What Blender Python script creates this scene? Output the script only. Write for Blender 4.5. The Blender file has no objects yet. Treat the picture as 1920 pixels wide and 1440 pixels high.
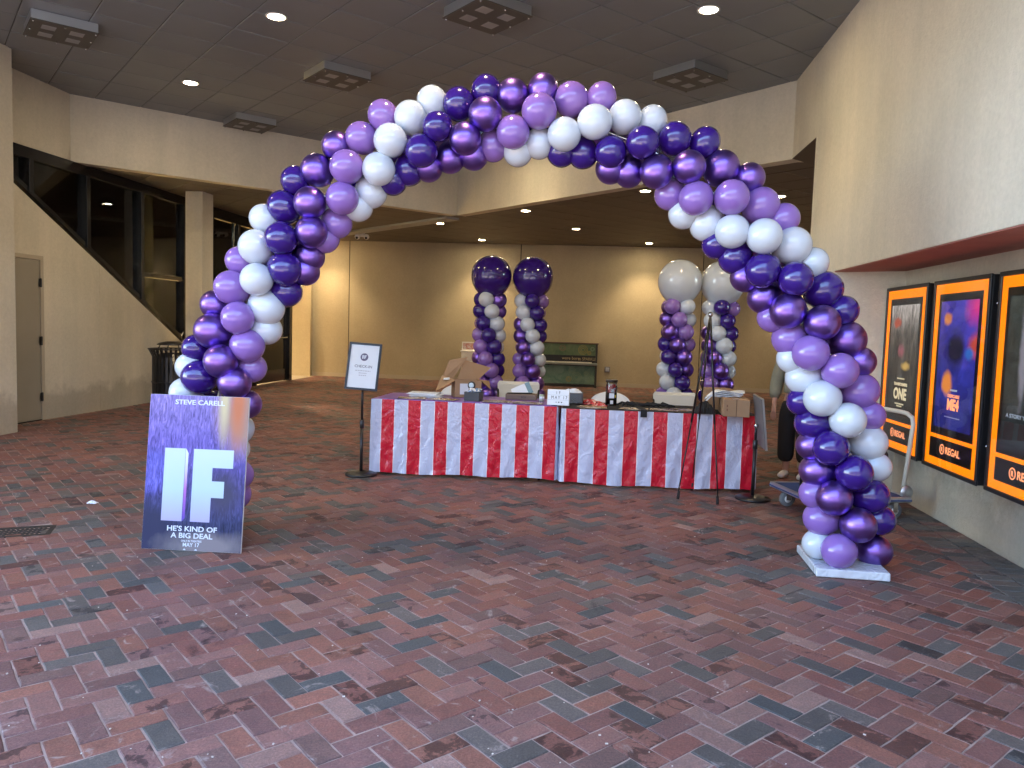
import bpy, bmesh, math, random
from mathutils import Vector, Matrix, Euler, noise
R = math.radians
random.seed(7)
scene = bpy.context.scene
col = scene.collection

# ------------------------------------------------------------------ camera, sky, sun, exposure
CAM_H, F_PX, PITCH, ROLL = 1.46, 1433.5, R(4.234), R(1.796)
_f = Vector((0, math.cos(PITCH), -math.sin(PITCH)))
_u0 = Vector((0, math.sin(PITCH), math.cos(PITCH)))
_r0 = Vector((1, 0, 0))
_r = _r0 * math.cos(ROLL) + _u0 * math.sin(ROLL)
_u = -_r0 * math.sin(ROLL) + _u0 * math.cos(ROLL)
cd = bpy.data.cameras.new('camera')
cam = bpy.data.objects.new('camera', cd)
col.objects.link(cam)
cam.matrix_world = Matrix(((_r.x, _u.x, -_f.x, 0), (_r.y, _u.y, -_f.y, 0), (_r.z, _u.z, -_f.z, CAM_H), (0, 0, 0, 1)))
cd.sensor_width = 36
cd.lens = 36 * F_PX / 1920
cd.clip_start = 0.05
cd.clip_end = 600
scene.camera = cam

SUN_EL, SUN_ROT = R(52), R(60)
world = bpy.data.worlds.new('World')
scene.world = world
world.use_nodes = True
wn = world.node_tree.nodes
wl = world.node_tree.links
wn.clear()
sky = wn.new('ShaderNodeTexSky')
sky.sky_type = 'NISHITA'
sky.sun_disc = False
sky.sun_elevation = SUN_EL
sky.sun_rotation = SUN_ROT
bg = wn.new('ShaderNodeBackground')
bg.inputs['Strength'].default_value = 0.15
wo = wn.new('ShaderNodeOutputWorld')
wl.new(sky.outputs[0], bg.inputs[0])
wl.new(bg.outputs[0], wo.inputs[0])
sd = bpy.data.lights.new('sun', 'SUN')
sd.energy = 3.0
sd.angle = R(0.5)
sd.color = (1, 0.95, 0.87)
sun = bpy.data.objects.new('sun', sd)
col.objects.link(sun)
_sd = Vector((math.sin(SUN_ROT) * math.cos(SUN_EL), math.cos(SUN_ROT) * math.cos(SUN_EL), math.sin(SUN_EL)))
sun.rotation_euler = _sd.to_track_quat('Z', 'Y').to_euler()

vs = scene.view_settings
vs.view_transform = 'Standard'
vs.look = 'None'
vs.gamma = 1
vs.use_curve_mapping = False
vs.exposure = 3.8
scene.cycles.use_denoising = True
scene.cycles.max_bounces = 10
scene.cycles.diffuse_bounces = 5
scene.cycles.glossy_bounces = 4
scene.cycles.transparent_max_bounces = 12
scene.cycles.sample_clamp_indirect = 6
scene.cycles.caustics_reflective = False
scene.cycles.caustics_refractive = False
LAMP = 0.28
ORANGE_GLOW = 0.10
POSTER_GLOW = 0.07

# ------------------------------------------------------------------ materials
def _nodes(name):
    m = bpy.data.materials.new(name)
    m.use_nodes = True
    nt = m.node_tree
    b = nt.nodes['Principled BSDF']
    return m, nt.nodes, nt.links, b

def _ramp(n, stops, interp='LINEAR'):
    r = n.new('ShaderNodeValToRGB')
    e = r.color_ramp.elements
    r.color_ramp.interpolation = interp
    while len(e) < len(stops):
        e.new(0.5)
    for el, (p, c) in zip(e, stops):
        el.position = p
        el.color = c if len(c) == 4 else (*c, 1)
    return r

def _mul(n, l, a, b, fac=1.0, mode='MULTIPLY'):
    x = n.new('ShaderNodeMix')
    x.data_type = 'RGBA'
    x.blend_type = mode
    if isinstance(fac, (int, float)):
        x.inputs[0].default_value = fac
    else:
        l.new(fac, x.inputs[0])
    for i, s in ((6, a), (7, b)):
        if isinstance(s, tuple):
            x.inputs[i].default_value = (*s, 1) if len(s) == 3 else s
        else:
            l.new(s, x.inputs[i])
    return x.outputs[2]

def _noise(n, l, coord, scale, detail=3, rough=0.55, dist=0):
    t = n.new('ShaderNodeTexNoise')
    t.inputs['Scale'].default_value = scale
    t.inputs['Detail'].default_value = detail
    t.inputs['Roughness'].default_value = rough
    t.inputs['Distortion'].default_value = dist
    l.new(coord, t.inputs['Vector'])
    return t.outputs['Fac']

def mat(name, c, rough=0.5, metal=0.0, spec=0.5, coat=0.0, coat_rough=0.05, bump=None, vary=None, emit=None, alpha=None, sss=0):
    m, n, l, b = _nodes(name)
    b.inputs['Base Color'].default_value = (*c, 1)
    b.inputs['Roughness'].default_value = rough
    b.inputs['Metallic'].default_value = metal
    b.inputs['Specular IOR Level'].default_value = spec
    b.inputs['Coat Weight'].default_value = coat
    b.inputs['Coat Roughness'].default_value = coat_rough
    if sss:
        b.inputs['Subsurface Weight'].default_value = sss
        b.inputs['Subsurface Radius'].default_value = (0.05, 0.05, 0.05)
    tc = n.new('ShaderNodeTexCoord')
    if vary:
        f = _noise(n, l, tc.outputs['Object'], vary[0], 4)
        r = _ramp(n, [(0.3, (1 - vary[1],) * 3), (0.7, (1 + vary[1],) * 3)])
        l.new(f, r.inputs[0])
        l.new(_mul(n, l, c, r.outputs[0]), b.inputs['Base Color'])
    if bump:
        f = _noise(n, l, tc.outputs['Object'], bump[0], 4, 0.6)
        bp = n.new('ShaderNodeBump')
        bp.inputs['Strength'].default_value = bump[1]
        bp.inputs['Distance'].default_value = bump[2] if len(bump) > 2 else 0.01
        l.new(f, bp.inputs['Height'])
        l.new(bp.outputs[0], b.inputs['Normal'])
    if emit:
        b.inputs['Emission Color'].default_value = (*emit[0], 1)
        b.inputs['Emission Strength'].default_value = emit[1]
    return m

def stucco(name, c, streak=0.06, foot=0.28):
    m, n, l, b = _nodes(name)
    b.inputs['Roughness'].default_value = 0.9
    b.inputs['Specular IOR Level'].default_value = 0.25
    g = n.new('ShaderNodeNewGeometry')
    pos = g.outputs['Position']
    f1 = _noise(n, l, pos, 0.7, 5, 0.6)
    r1 = _ramp(n, [(0.3, (0.90, 0.90, 0.89)), (0.7, (1.06, 1.06, 1.06))])
    l.new(f1, r1.inputs[0])
    mp = n.new('ShaderNodeMapping')
    mp.inputs['Scale'].default_value = (2.2, 2.2, 0.12)
    l.new(pos, mp.inputs[0])
    f2 = _noise(n, l, mp.outputs[0], 1.0, 4, 0.6)
    r2 = _ramp(n, [(0.35, (1 - streak * 1.4, 1 - streak, 1 - streak)), (0.65, (1 + streak * 0.5,) * 3)])
    l.new(f2, r2.inputs[0])
    f3 = _noise(n, l, pos, 26, 4, 0.7)
    r3 = _ramp(n, [(0.3, (0.93, 0.93, 0.93)), (0.7, (1.05, 1.05, 1.05))])
    l.new(f3, r3.inputs[0])
    k = _mul(n, l, c, r1.outputs[0])
    k = _mul(n, l, k, r2.outputs[0])
    k = _mul(n, l, k, r3.outputs[0])
    # splashed, scuffed foot of the wall: a broken stain of its own height
    sx = n.new('ShaderNodeSeparateXYZ')
    l.new(pos, sx.inputs[0])
    f4 = _noise(n, l, pos, 3.5, 5, 0.65)
    ad = n.new('ShaderNodeMath'); ad.operation = 'MULTIPLY_ADD'
    l.new(f4, ad.inputs[0]); ad.inputs[1].default_value = -0.62
    l.new(sx.outputs[2], ad.inputs[2])
    r4 = _ramp(n, [(0.0, (1 - foot, 1 - foot * 1.05, 1 - foot * 1.1)), (0.16, (1, 1, 1))])
    l.new(ad.outputs[0], r4.inputs[0])
    k = _mul(n, l, k, r4.outputs[0])
    l.new(k, b.inputs['Base Color'])
    bp = n.new('ShaderNodeBump')
    bp.inputs['Strength'].default_value = 0.8
    bp.inputs['Distance'].default_value = 0.008
    f5 = _noise(n, l, pos, 55, 5, 0.7)
    l.new(f5, bp.inputs['Height'])
    l.new(bp.outputs[0], b.inputs['Normal'])
    return m

def brick_mat():
    m, n, l, b = _nodes('clay_paver')
    at = n.new('ShaderNodeAttribute')
    at.attribute_name = 'tint'
    g = n.new('ShaderNodeNewGeometry')
    pos = g.outputs['Position']
    f1 = _noise(n, l, pos, 110, 5, 0.85)
    r1 = _ramp(n, [(0.28, (0.55, 0.55, 0.57)), (0.5, (0.98, 0.98, 0.98)), (0.72, (1.6, 1.57, 1.55))])
    l.new(f1, r1.inputs[0])
    f2 = _noise(n, l, pos, 17, 5, 0.6, 0.6)
    r2 = _ramp(n, [(0.3, (0.80, 0.82, 0.84)), (0.65, (1.10, 1.06, 1.04))])
    l.new(f2, r2.inputs[0])
    k = _mul(n, l, at.outputs['Color'], r1.outputs[0])
    k = _mul(n, l, k, r2.outputs[0])
    # worn, whitish scuffs and dark gum-and-oil spots
    f3 = _noise(n, l, pos, 6.0, 6, 0.7, 1.2)
    r3 = _ramp(n, [(0.60, (0, 0, 0)), (0.70, (0.85, 0.85, 0.85))])
    l.new(f3, r3.inputs[0])
    k = _mul(n, l, k, (0.36, 0.29, 0.26), r3.outputs[0], 'MIX')
    mp = n.new('ShaderNodeMapping')
    mp.inputs['Location'].default_value = (9.1, 3.7, 0)
    l.new(pos, mp.inputs[0])
    f4 = _noise(n, l, mp.outputs[0], 3.6, 6, 0.72, 0.8)
    r4 = _ramp(n, [(0.60, (1, 1, 1)), (0.69, (0.46, 0.47, 0.50))])
    l.new(f4, r4.inputs[0])
    k = _mul(n, l, k, r4.outputs[0])
    f7 = _noise(n, l, pos, 11, 5, 0.65, 0.7)
    sb = n.new('ShaderNodeMath'); sb.operation = 'SUBTRACT'; l.new(at.outputs['Alpha'], sb.inputs[0]); l.new(f7, sb.inputs[1])
    r7 = _ramp(n, [(0.0, (1, 1, 1)), (0.035, (0.40, 0.42, 0.46))])
    l.new(sb.outputs[0], r7.inputs[0])
    k = _mul(n, l, k, r7.outputs[0])
    f6 = _noise(n, l, mp.outputs[0], 0.55, 3, 0.5)
    r6 = _ramp(n, [(0.35, (0.86, 0.86, 0.86)), (0.65, (1.1, 1.1, 1.1))])
    l.new(f6, r6.inputs[0])
    k = _mul(n, l, k, r6.outputs[0])
    l.new(k, b.inputs['Base Color'])
    rr = _ramp(n, [(0.3, (0.48,) * 3), (0.7, (0.72,) * 3)])
    l.new(f2, rr.inputs[0])
    l.new(rr.outputs[0], b.inputs['Roughness'])
    b.inputs['Specular IOR Level'].default_value = 0.28
    bp = n.new('ShaderNodeBump')
    bp.inputs['Strength'].default_value = 0.5
    bp.inputs['Distance'].default_value = 0.004
    f5 = _noise(n, l, pos, 70, 6, 0.75)
    l.new(f5, bp.inputs['Height'])
    l.new(bp.outputs[0], b.inputs['Normal'])
    return m

def glass_mat(name, tint=(0.75, 0.8, 0.8), ior=1.5, boost=1.0):
    m = bpy.data.materials.new(name)
    m.use_nodes = True
    n, l = m.node_tree.nodes, m.node_tree.links
    n.clear()
    o = n.new('ShaderNodeOutputMaterial')
    t = n.new('ShaderNodeBsdfTransparent'); t.inputs[0].default_value = (*tint, 1)
    gl = n.new('ShaderNodeBsdfGlossy'); gl.inputs['Roughness'].default_value = 0.01
    gl.inputs['Color'].default_value = (0.9, 0.95, 1, 1)
    fr = n.new('ShaderNodeFresnel'); fr.inputs[0].default_value = ior
    mu = n.new('ShaderNodeMath'); mu.operation = 'MULTIPLY'; mu.inputs[1].default_value = boost; mu.use_clamp = True
    mx = n.new('ShaderNodeMixShader')
    l.new(fr.outputs[0], mu.inputs[0]); l.new(mu.outputs[0], mx.inputs[0])
    l.new(t.outputs[0], mx.inputs[1]); l.new(gl.outputs[0], mx.inputs[2]); l.new(mx.outputs[0], o.inputs[0])
    return m

M = {}
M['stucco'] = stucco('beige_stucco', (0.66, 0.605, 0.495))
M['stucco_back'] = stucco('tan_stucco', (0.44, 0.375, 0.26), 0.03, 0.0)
M['terracotta'] = mat('terracotta_paint', (0.38, 0.155, 0.12), 0.85, bump=(50, 0.4), vary=(3, 0.1))
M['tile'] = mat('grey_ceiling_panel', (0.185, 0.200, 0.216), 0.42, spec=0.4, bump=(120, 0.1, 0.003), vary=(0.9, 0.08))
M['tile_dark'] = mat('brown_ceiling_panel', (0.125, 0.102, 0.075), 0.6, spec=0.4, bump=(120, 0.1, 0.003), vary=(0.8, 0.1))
M['void'] = mat('dark_void', (0.015, 0.015, 0.015), 0.9)
M['grid'] = mat('ceiling_grid', (0.05, 0.05, 0.05), 0.6)
M['brick'] = brick_mat()
M['mortar'] = mat('joint_sand', (0.32, 0.235, 0.20), 0.95, bump=(300, 0.6, 0.004), vary=(9, 0.3))
M['street'] = mat('pale_concrete', (0.22, 0.215, 0.21), 0.9, vary=(0.4, 0.15), bump=(30, 0.3))
M['black_metal'] = mat('black_metal', (0.012, 0.012, 0.013), 0.35, spec=0.5)
M['black_alu'] = mat('black_anodised_aluminium', (0.008, 0.009, 0.011), 0.16, spec=0.6)
M['alu'] = mat('brushed_aluminium', (0.52, 0.55, 0.58), 0.33, 0.9)
M['steel'] = mat('steel', (0.55, 0.55, 0.55), 0.25, 1.0)
M['rubber'] = mat('black_rubber', (0.02, 0.02, 0.02), 0.8)
M['grey_rubber'] = mat('grey_rubber', (0.16, 0.17, 0.18), 0.6)
M['black_plastic'] = mat('black_plastic', (0.015, 0.015, 0.016), 0.3)
M['white_plastic'] = mat('white_plastic', (0.78, 0.78, 0.76), 0.4)
M['cream_plastic'] = mat('cream_plastic', (0.66, 0.63, 0.54), 0.45)
M['white_paint'] = mat('white_paint', (0.75, 0.74, 0.72), 0.5)
M['cream_tube'] = mat('cream_enamel', (0.60, 0.57, 0.48), 0.35)
M['blue_deck'] = mat('blue_deck_mat', (0.012, 0.045, 0.16), 0.6, bump=(200, 0.3, 0.002))
M['foam'] = mat('white_foam_board', (0.68, 0.68, 0.69), 0.7)
M['paper'] = mat('white_paper', (0.72, 0.76, 0.81), 0.75, bump=(14, 0.25, 0.01))
M['kraft'] = mat('kraft_cardboard', (0.36, 0.225, 0.125), 0.8, vary=(5, 0.08), bump=(60, 0.15, 0.003))
M['kraft_in'] = mat('cardboard_inside', (0.30, 0.185, 0.10), 0.85, vary=(5, 0.1))
M['door'] = mat('beige_door_paint', (0.30, 0.27, 0.215), 0.5, vary=(2, 0.05))
M['frame_beige'] = mat('beige_frame_paint', (0.42, 0.365, 0.28), 0.6)
M['orange'] = mat('orange_panel', (0.9, 0.15, 0.002), 0.5, spec=0.15, emit=((1.0, 0.205, 0.001), ORANGE_GLOW))
M['glossy_black'] = mat('glossy_black_panel', (0.005, 0.005, 0.006), 0.3, spec=0.25)
M['ink_white'] = mat('white_print', (0.66, 0.70, 0.76), 0.5)
M['ink_dark'] = mat('grey_print', (0.10, 0.10, 0.14), 0.6)
M['ink_black'] = mat('black_print', (0.012, 0.012, 0.015), 0.5)
M['ink_orange'] = mat('orange_print', (0.9, 0.22, 0.07), 0.5, emit=((1.0, 0.36, 0.16), 0.09))
M['ink_gold'] = mat('gold_print', (0.60, 0.49, 0.30), 0.5, emit=((0.8, 0.66, 0.4), 0.05))
M['ink_grey'] = mat('light_grey_print', (0.45, 0.45, 0.5), 0.6)
M['ink_yellow'] = mat('faded_yellow_paint', (0.55, 0.42, 0.22), 0.6)
M['glass_store'] = glass_mat('storefront_glass', (0.84, 0.88, 0.89), 1.5, 1.0)
M['glass_case'] = glass_mat('case_glass', (0.96, 0.97, 0.97), 1.4, 0.09)
M['jar'] = glass_mat('clear_jar', (0.9, 0.92, 0.92), 1.45, 1.5)
M['lamp'] = mat('lit_lens', (1, 0.9, 0.7), 0.5, emit=((1.0, 0.80, 0.50), 26))
M['lens'] = mat('frosted_lens', (0.27, 0.27, 0.28), 0.4)
M['bronze_plexi'] = mat('bronze_acrylic', (0.085, 0.078, 0.068), 0.55, spec=0.5)
# balloons
M['w'] = mat('white_latex', (0.59, 0.63, 0.67), 0.20, coat=0.5, coat_rough=0.06)
M['d'] = mat('deep_purple_latex', (0.033, 0.008, 0.175), 0.17, coat=0.6, coat_rough=0.05)
M['l'] = mat('lavender_latex', (0.262, 0.138, 0.445), 0.20, coat=0.5, coat_rough=0.06)
M['c'] = mat('chrome_purple_latex', (0.235, 0.125, 0.50), 0.36, metal=1.0, coat=0.35, coat_rough=0.10)
M['purple_cloth'] = mat('purple_plastic_cover', (0.20, 0.10, 0.38), 0.4, bump=(9, 0.4, 0.01))
M['black_cloth'] = mat('black_fabric', (0.012, 0.012, 0.014), 0.85, bump=(90, 0.3, 0.003))
M['skin'] = mat('skin', (0.50, 0.29, 0.21), 0.5, sss=0.1)
M['olive'] = mat('olive_jacket_cloth', (0.21, 0.20, 0.145), 0.9, bump=(40, 0.5, 0.01), vary=(7, 0.15))
M['hair'] = mat('brown_hair', (0.05, 0.03, 0.018), 0.5, bump=(60, 0.6, 0.01))
def sheet_mat(name, c):
    m, n, l, b = _nodes(name)
    b.inputs['Base Color'].default_value = (*c, 1)
    b.inputs['Roughness'].default_value = 0.2
    b.inputs['Specular IOR Level'].default_value = 0.5
    tc = n.new('ShaderNodeTexCoord')
    mp = n.new('ShaderNodeMapping'); mp.inputs['Scale'].default_value = (1, 1, 0.7); mp.inputs['Rotation'].default_value = (0.3, 0.5, 0.2)
    l.new(tc.outputs['Object'], mp.inputs[0])
    v = n.new('ShaderNodeTexVoronoi'); v.feature = 'DISTANCE_TO_EDGE'; v.inputs['Scale'].default_value = 9
    nz = n.new('ShaderNodeTexNoise'); nz.inputs['Scale'].default_value = 6; nz.inputs['Detail'].default_value = 5
    l.new(mp.outputs[0], nz.inputs['Vector'])
    mx = n.new('ShaderNodeMix'); mx.data_type = 'RGBA'; mx.blend_type = 'LINEAR_LIGHT'; mx.inputs[0].default_value = 0.25
    l.new(mp.outputs[0], mx.inputs[6]); l.new(nz.outputs['Color'], mx.inputs[7])
    l.new(mx.outputs[2], v.inputs['Vector'])
    ad = n.new('ShaderNodeMath'); ad.operation = 'ADD'
    l.new(v.outputs['Distance'], ad.inputs[0]); l.new(nz.outputs['Fac'], ad.inputs[1])
    bp = n.new('ShaderNodeBump'); bp.inputs['Strength'].default_value = 0.65; bp.inputs['Distance'].default_value = 0.015
    l.new(ad.outputs[0], bp.inputs['Height']); l.new(bp.outputs[0], b.inputs['Normal'])
    return m
M['red_sheet'] = sheet_mat('red_plastic_sheet', (0.56, 0.010, 0.030))
M['white_sheet'] = sheet_mat('white_plastic_sheet', (0.52, 0.545, 0.69))
M['pin_sheet'] = sheet_mat('pale_edge_plastic_sheet', (0.80, 0.72, 0.78))
M['wrap'] = sheet_mat('white_table_paper', (0.62, 0.64, 0.68))

# ------------------------------------------------------------------ mesh building
class MB:
    def __init__(s):
        s.v, s.f, s.mi, s.sm = [], [], [], []
        s.m = 0
        s.smooth = False
    def add(s, vs_, fs):
        o = len(s.v)
        s.v += [tuple(q) for q in vs_]
        for f in fs:
            s.f.append(tuple(i + o for i in f)); s.mi.append(s.m); s.sm.append(s.smooth)
        return s
    def box(s, c, d, rot=None):
        x, y, z = (k / 2 for k in d)
        vs_ = [Vector((a * x, b * y, e * z)) for a in (-1, 1) for b in (-1, 1) for e in (-1, 1)]
        if rot is not None:
            vs_ = [rot @ q for q in vs_]
        vs_ = [q + Vector(c) for q in vs_]
        return s.add(vs_, [(0, 1, 3, 2), (4, 6, 7, 5), (0, 4, 5, 1), (2, 3, 7, 6), (0, 2, 6, 4), (1, 5, 7, 3)])
    def bb(s, x0, x1, y0, y1, z0, z1):
        return s.box(((x0 + x1) / 2, (y0 + y1) / 2, (z0 + z1) / 2), (x1 - x0, y1 - y0, z1 - z0))
    def prism(s, poly, z0, z1):
        n = len(poly)
        vs_ = [(p[0], p[1], z0) for p in poly] + [(p[0], p[1], z1) for p in poly]
        fs = [tuple(range(n - 1, -1, -1)), tuple(range(n, 2 * n))] + [(i, (i + 1) % n, n + (i + 1) % n, n + i) for i in range(n)]
        return s.add(vs_, fs)
    def slab(s, poly3, nrm, t):
        """a flat polygon given in 3-D, thickened by t along nrm"""
        n = len(poly3); k = Vector(nrm) * t
        vs_ = [Vector(p) for p in poly3] + [Vector(p) + k for p in poly3]
        fs = [tuple(range(n - 1, -1, -1)), tuple(range(n, 2 * n))] + [(i, (i + 1) % n, n + (i + 1) % n, n + i) for i in range(n)]
        return s.add(vs_, fs)
    def tube(s, pts, r, n=10, caps=True, closed=False):
        pts = [Vector(p) for p in pts]
        rs = r if isinstance(r, (list, tuple)) else [r] * len(pts)
        N = len(pts); vs_ = []; prev = None
        for i, p in enumerate(pts):
            if closed:
                t = (pts[(i + 1) % N] - pts[i - 1])
            else:
                t = (pts[min(i + 1, N - 1)] - pts[max(i - 1, 0)])
            t.normalize()
            if prev is None:
                a = t.orthogonal().normalized()
            else:
                a = (prev - t * prev.dot(t)).normalized()
            prev = a; b = t.cross(a)
            for k in range(n):
                w = 2 * math.pi * k / n
                vs_.append(p + (a * math.cos(w) + b * math.sin(w)) * rs[i])
        fs = []
        for i in range(N if closed else N - 1):
            j = (i + 1) % N
            for k in range(n):
                fs.append((i * n + k, i * n + (k + 1) % n, j * n + (k + 1) % n, j * n + k))
        if caps and not closed:
            fs.append(tuple(range(n - 1, -1, -1))); fs.append(tuple((N - 1) * n + k for k in range(n)))
        return s.add(vs_, fs)
    def lathe(s, prof, n=24, c=(0, 0, 0), axis='Z'):
        vs_ = []
        for (r, z) in prof:
            for k in range(n):
                w = 2 * math.pi * k / n
                q = Vector((r * math.cos(w), r * math.sin(w), z))
                if axis == 'X': q = Vector((q.z, q.x, q.y))
                if axis == 'Y': q = Vector((q.y, q.z, q.x))
                vs_.append(q + Vector(c))
        fs = [(i * n + k, i * n + (k + 1) % n, (i + 1) * n + (k + 1) % n, (i + 1) * n + k) for i in range(len(prof) - 1) for k in range(n)]
        if prof[0][0] > 1e-6: fs.append(tuple(range(n - 1, -1, -1)))
        if prof[-1][0] > 1e-6: fs.append(tuple((len(prof) - 1) * n + k for k in range(n)))
        return s.add(vs_, fs)
    def mesh(s, name, mats, bevel=0):
        me = bpy.data.meshes.new(name)
        me.from_pydata(s.v, [], s.f)
        for m in (mats if isinstance(mats, (list, tuple)) else [mats]):
            me.materials.append(m)
        me.polygons.foreach_set('material_index', s.mi)
        me.polygons.foreach_set('use_smooth', s.sm)
        bm = bmesh.new(); bm.from_mesh(me)
        bmesh.ops.recalc_face_normals(bm, faces=bm.faces)
        if bevel:
            eds = [e for e in bm.edges if len(e.link_faces) == 2 and e.calc_face_angle(0) > 0.6]
            bmesh.ops.bevel(bm, geom=eds, offset=bevel, segments=1, affect='EDGES', clamp_overlap=True)
        bm.to_mesh(me); bm.free()
        me.update()
        return me
    def build(s, name, mats, parent=None, bevel=0):
        return link(name, s.mesh(name, mats, bevel), parent)

def link(name, me, parent=None):
    o = bpy.data.objects.new(name, me)
    col.objects.link(o)
    if parent: o.parent = parent
    return o

def tag(o, label=None, cat=None, group=None, kind=None):
    if label: o['label'] = label
    if cat: o['category'] = cat
    if group: o['group'] = group
    if kind: o['kind'] = kind
    return o

def thing(name, label, cat, loc=(0, 0, 0), rot=0, group=None):
    o = bpy.data.objects.new(name, None)
    o.empty_display_size = 0.1
    col.objects.link(o)
    o.location = loc
    o.rotation_euler = rot if isinstance(rot, (tuple, Euler)) else (0, 0, rot)
    return tag(o, label, cat, group)

def copy_tree(o, parent=None):
    c = o.copy(); col.objects.link(c)
    if parent: c.parent = parent
    for ch in [x for x in bpy.data.objects if x.parent == o]:
        copy_tree(ch, c)
    return c

def text(name, s, mats, parent, centre, w, h, xdir=(1, 0, 0), updir=(0, 0, 1), bold=0.0, t=0.0012, align=0.5, spacing=1.0):
    """lettering as a thin mesh, fitted to the box w x h about centre (align 0: centre is its left edge)"""
    cu = bpy.data.curves.new('t', 'FONT')
    cu.body = s; cu.size = 1; cu.offset = bold; cu.extrude = 0.5; cu.resolution_u = 3; cu.space_character = spacing
    o = bpy.data.objects.new('t', cu); col.objects.link(o)
    bpy.context.view_layer.update()
    me = bpy.data.meshes.new_from_object(o.evaluated_get(bpy.context.evaluated_depsgraph_get()))
    bpy.data.objects.remove(o); bpy.data.curves.remove(cu)
    xs = [v.co.x for v in me.vertices]; ys = [v.co.y for v in me.vertices]
    x0, x1, y0, y1 = min(xs), max(xs), min(ys), max(ys)
    X, U = Vector(xdir), Vector(updir); Nn = X.cross(U)
    sx = w / (x1 - x0); sy = h / (y1 - y0)
    for v in me.vertices:
        a = (v.co.x - x0) * sx - align * w; b = (v.co.y - (y0 + y1) / 2) * sy; e = v.co.z * t
        v.co = Vector(centre) + X * a + U * b + Nn * e
    me.materials.clear(); me.materials.append(mats)
    for p in me.polygons: p.material_index = 0
    me.name = name
    return link(name, me, parent)

def in_view(p, margin=0.0):
    d = Vector(p) - Vector((0, 0, CAM_H)); dz = d.dot(_f)
    if dz < 0.1: return False
    return abs(d.dot(_r) / dz) < 960 / F_PX + margin and abs(d.dot(_u) / dz) < 720 / F_PX + margin

# ------------------------------------------------------------------ the setting
HC, ZF = 4.535, 3.61
WD = R(83.56)
E1 = Vector((math.cos(R(38.56)), math.sin(R(38.56)))); E2 = Vector((-E1.y, E1.x))
TW = 1 / math.tan(WD)
def xl(y): return -6.45 + TW * (y - 10.0)        # left wall plane
def xr(y): return 3.32 + TW * (y - 9.47)         # upper right wall plane
def xn(y): return 3.62 + TW * (y - 7.15)         # back of the poster niche
def yb(x): return 20.05 - 0.095 * x              # back wall
C1 = Vector((xl(11.0), 11.0)); RC = Vector((3.32, 9.47))
_a = ((RC.x - C1.x) * E1.x + (RC.y - C1.y) * E1.y)
K = C1 + E1 * _a
def struct(name, mb, m, parent=None, bevel=0):
    o = mb.build(name, m, parent, bevel)
    if parent is None: o['kind'] = 'structure'
    return o

# ground far outside, street side
g = MB(); g.add([(-200, -200, -0.03), (200, -200, -0.03), (200, 200, -0.03), (-200, 200, -0.03)], [(0, 1, 2, 3)])
struct('ground', g, M['street'])
pv = MB(); pv.add([(-13, -4, -0.0048), (13, -4, -0.0048), (13, 21.5, -0.0048), (-13, 21.5, -0.0048)], [(0, 1, 2, 3)])
pavement = struct('brick_pavement', pv, M['mortar'])

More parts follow.
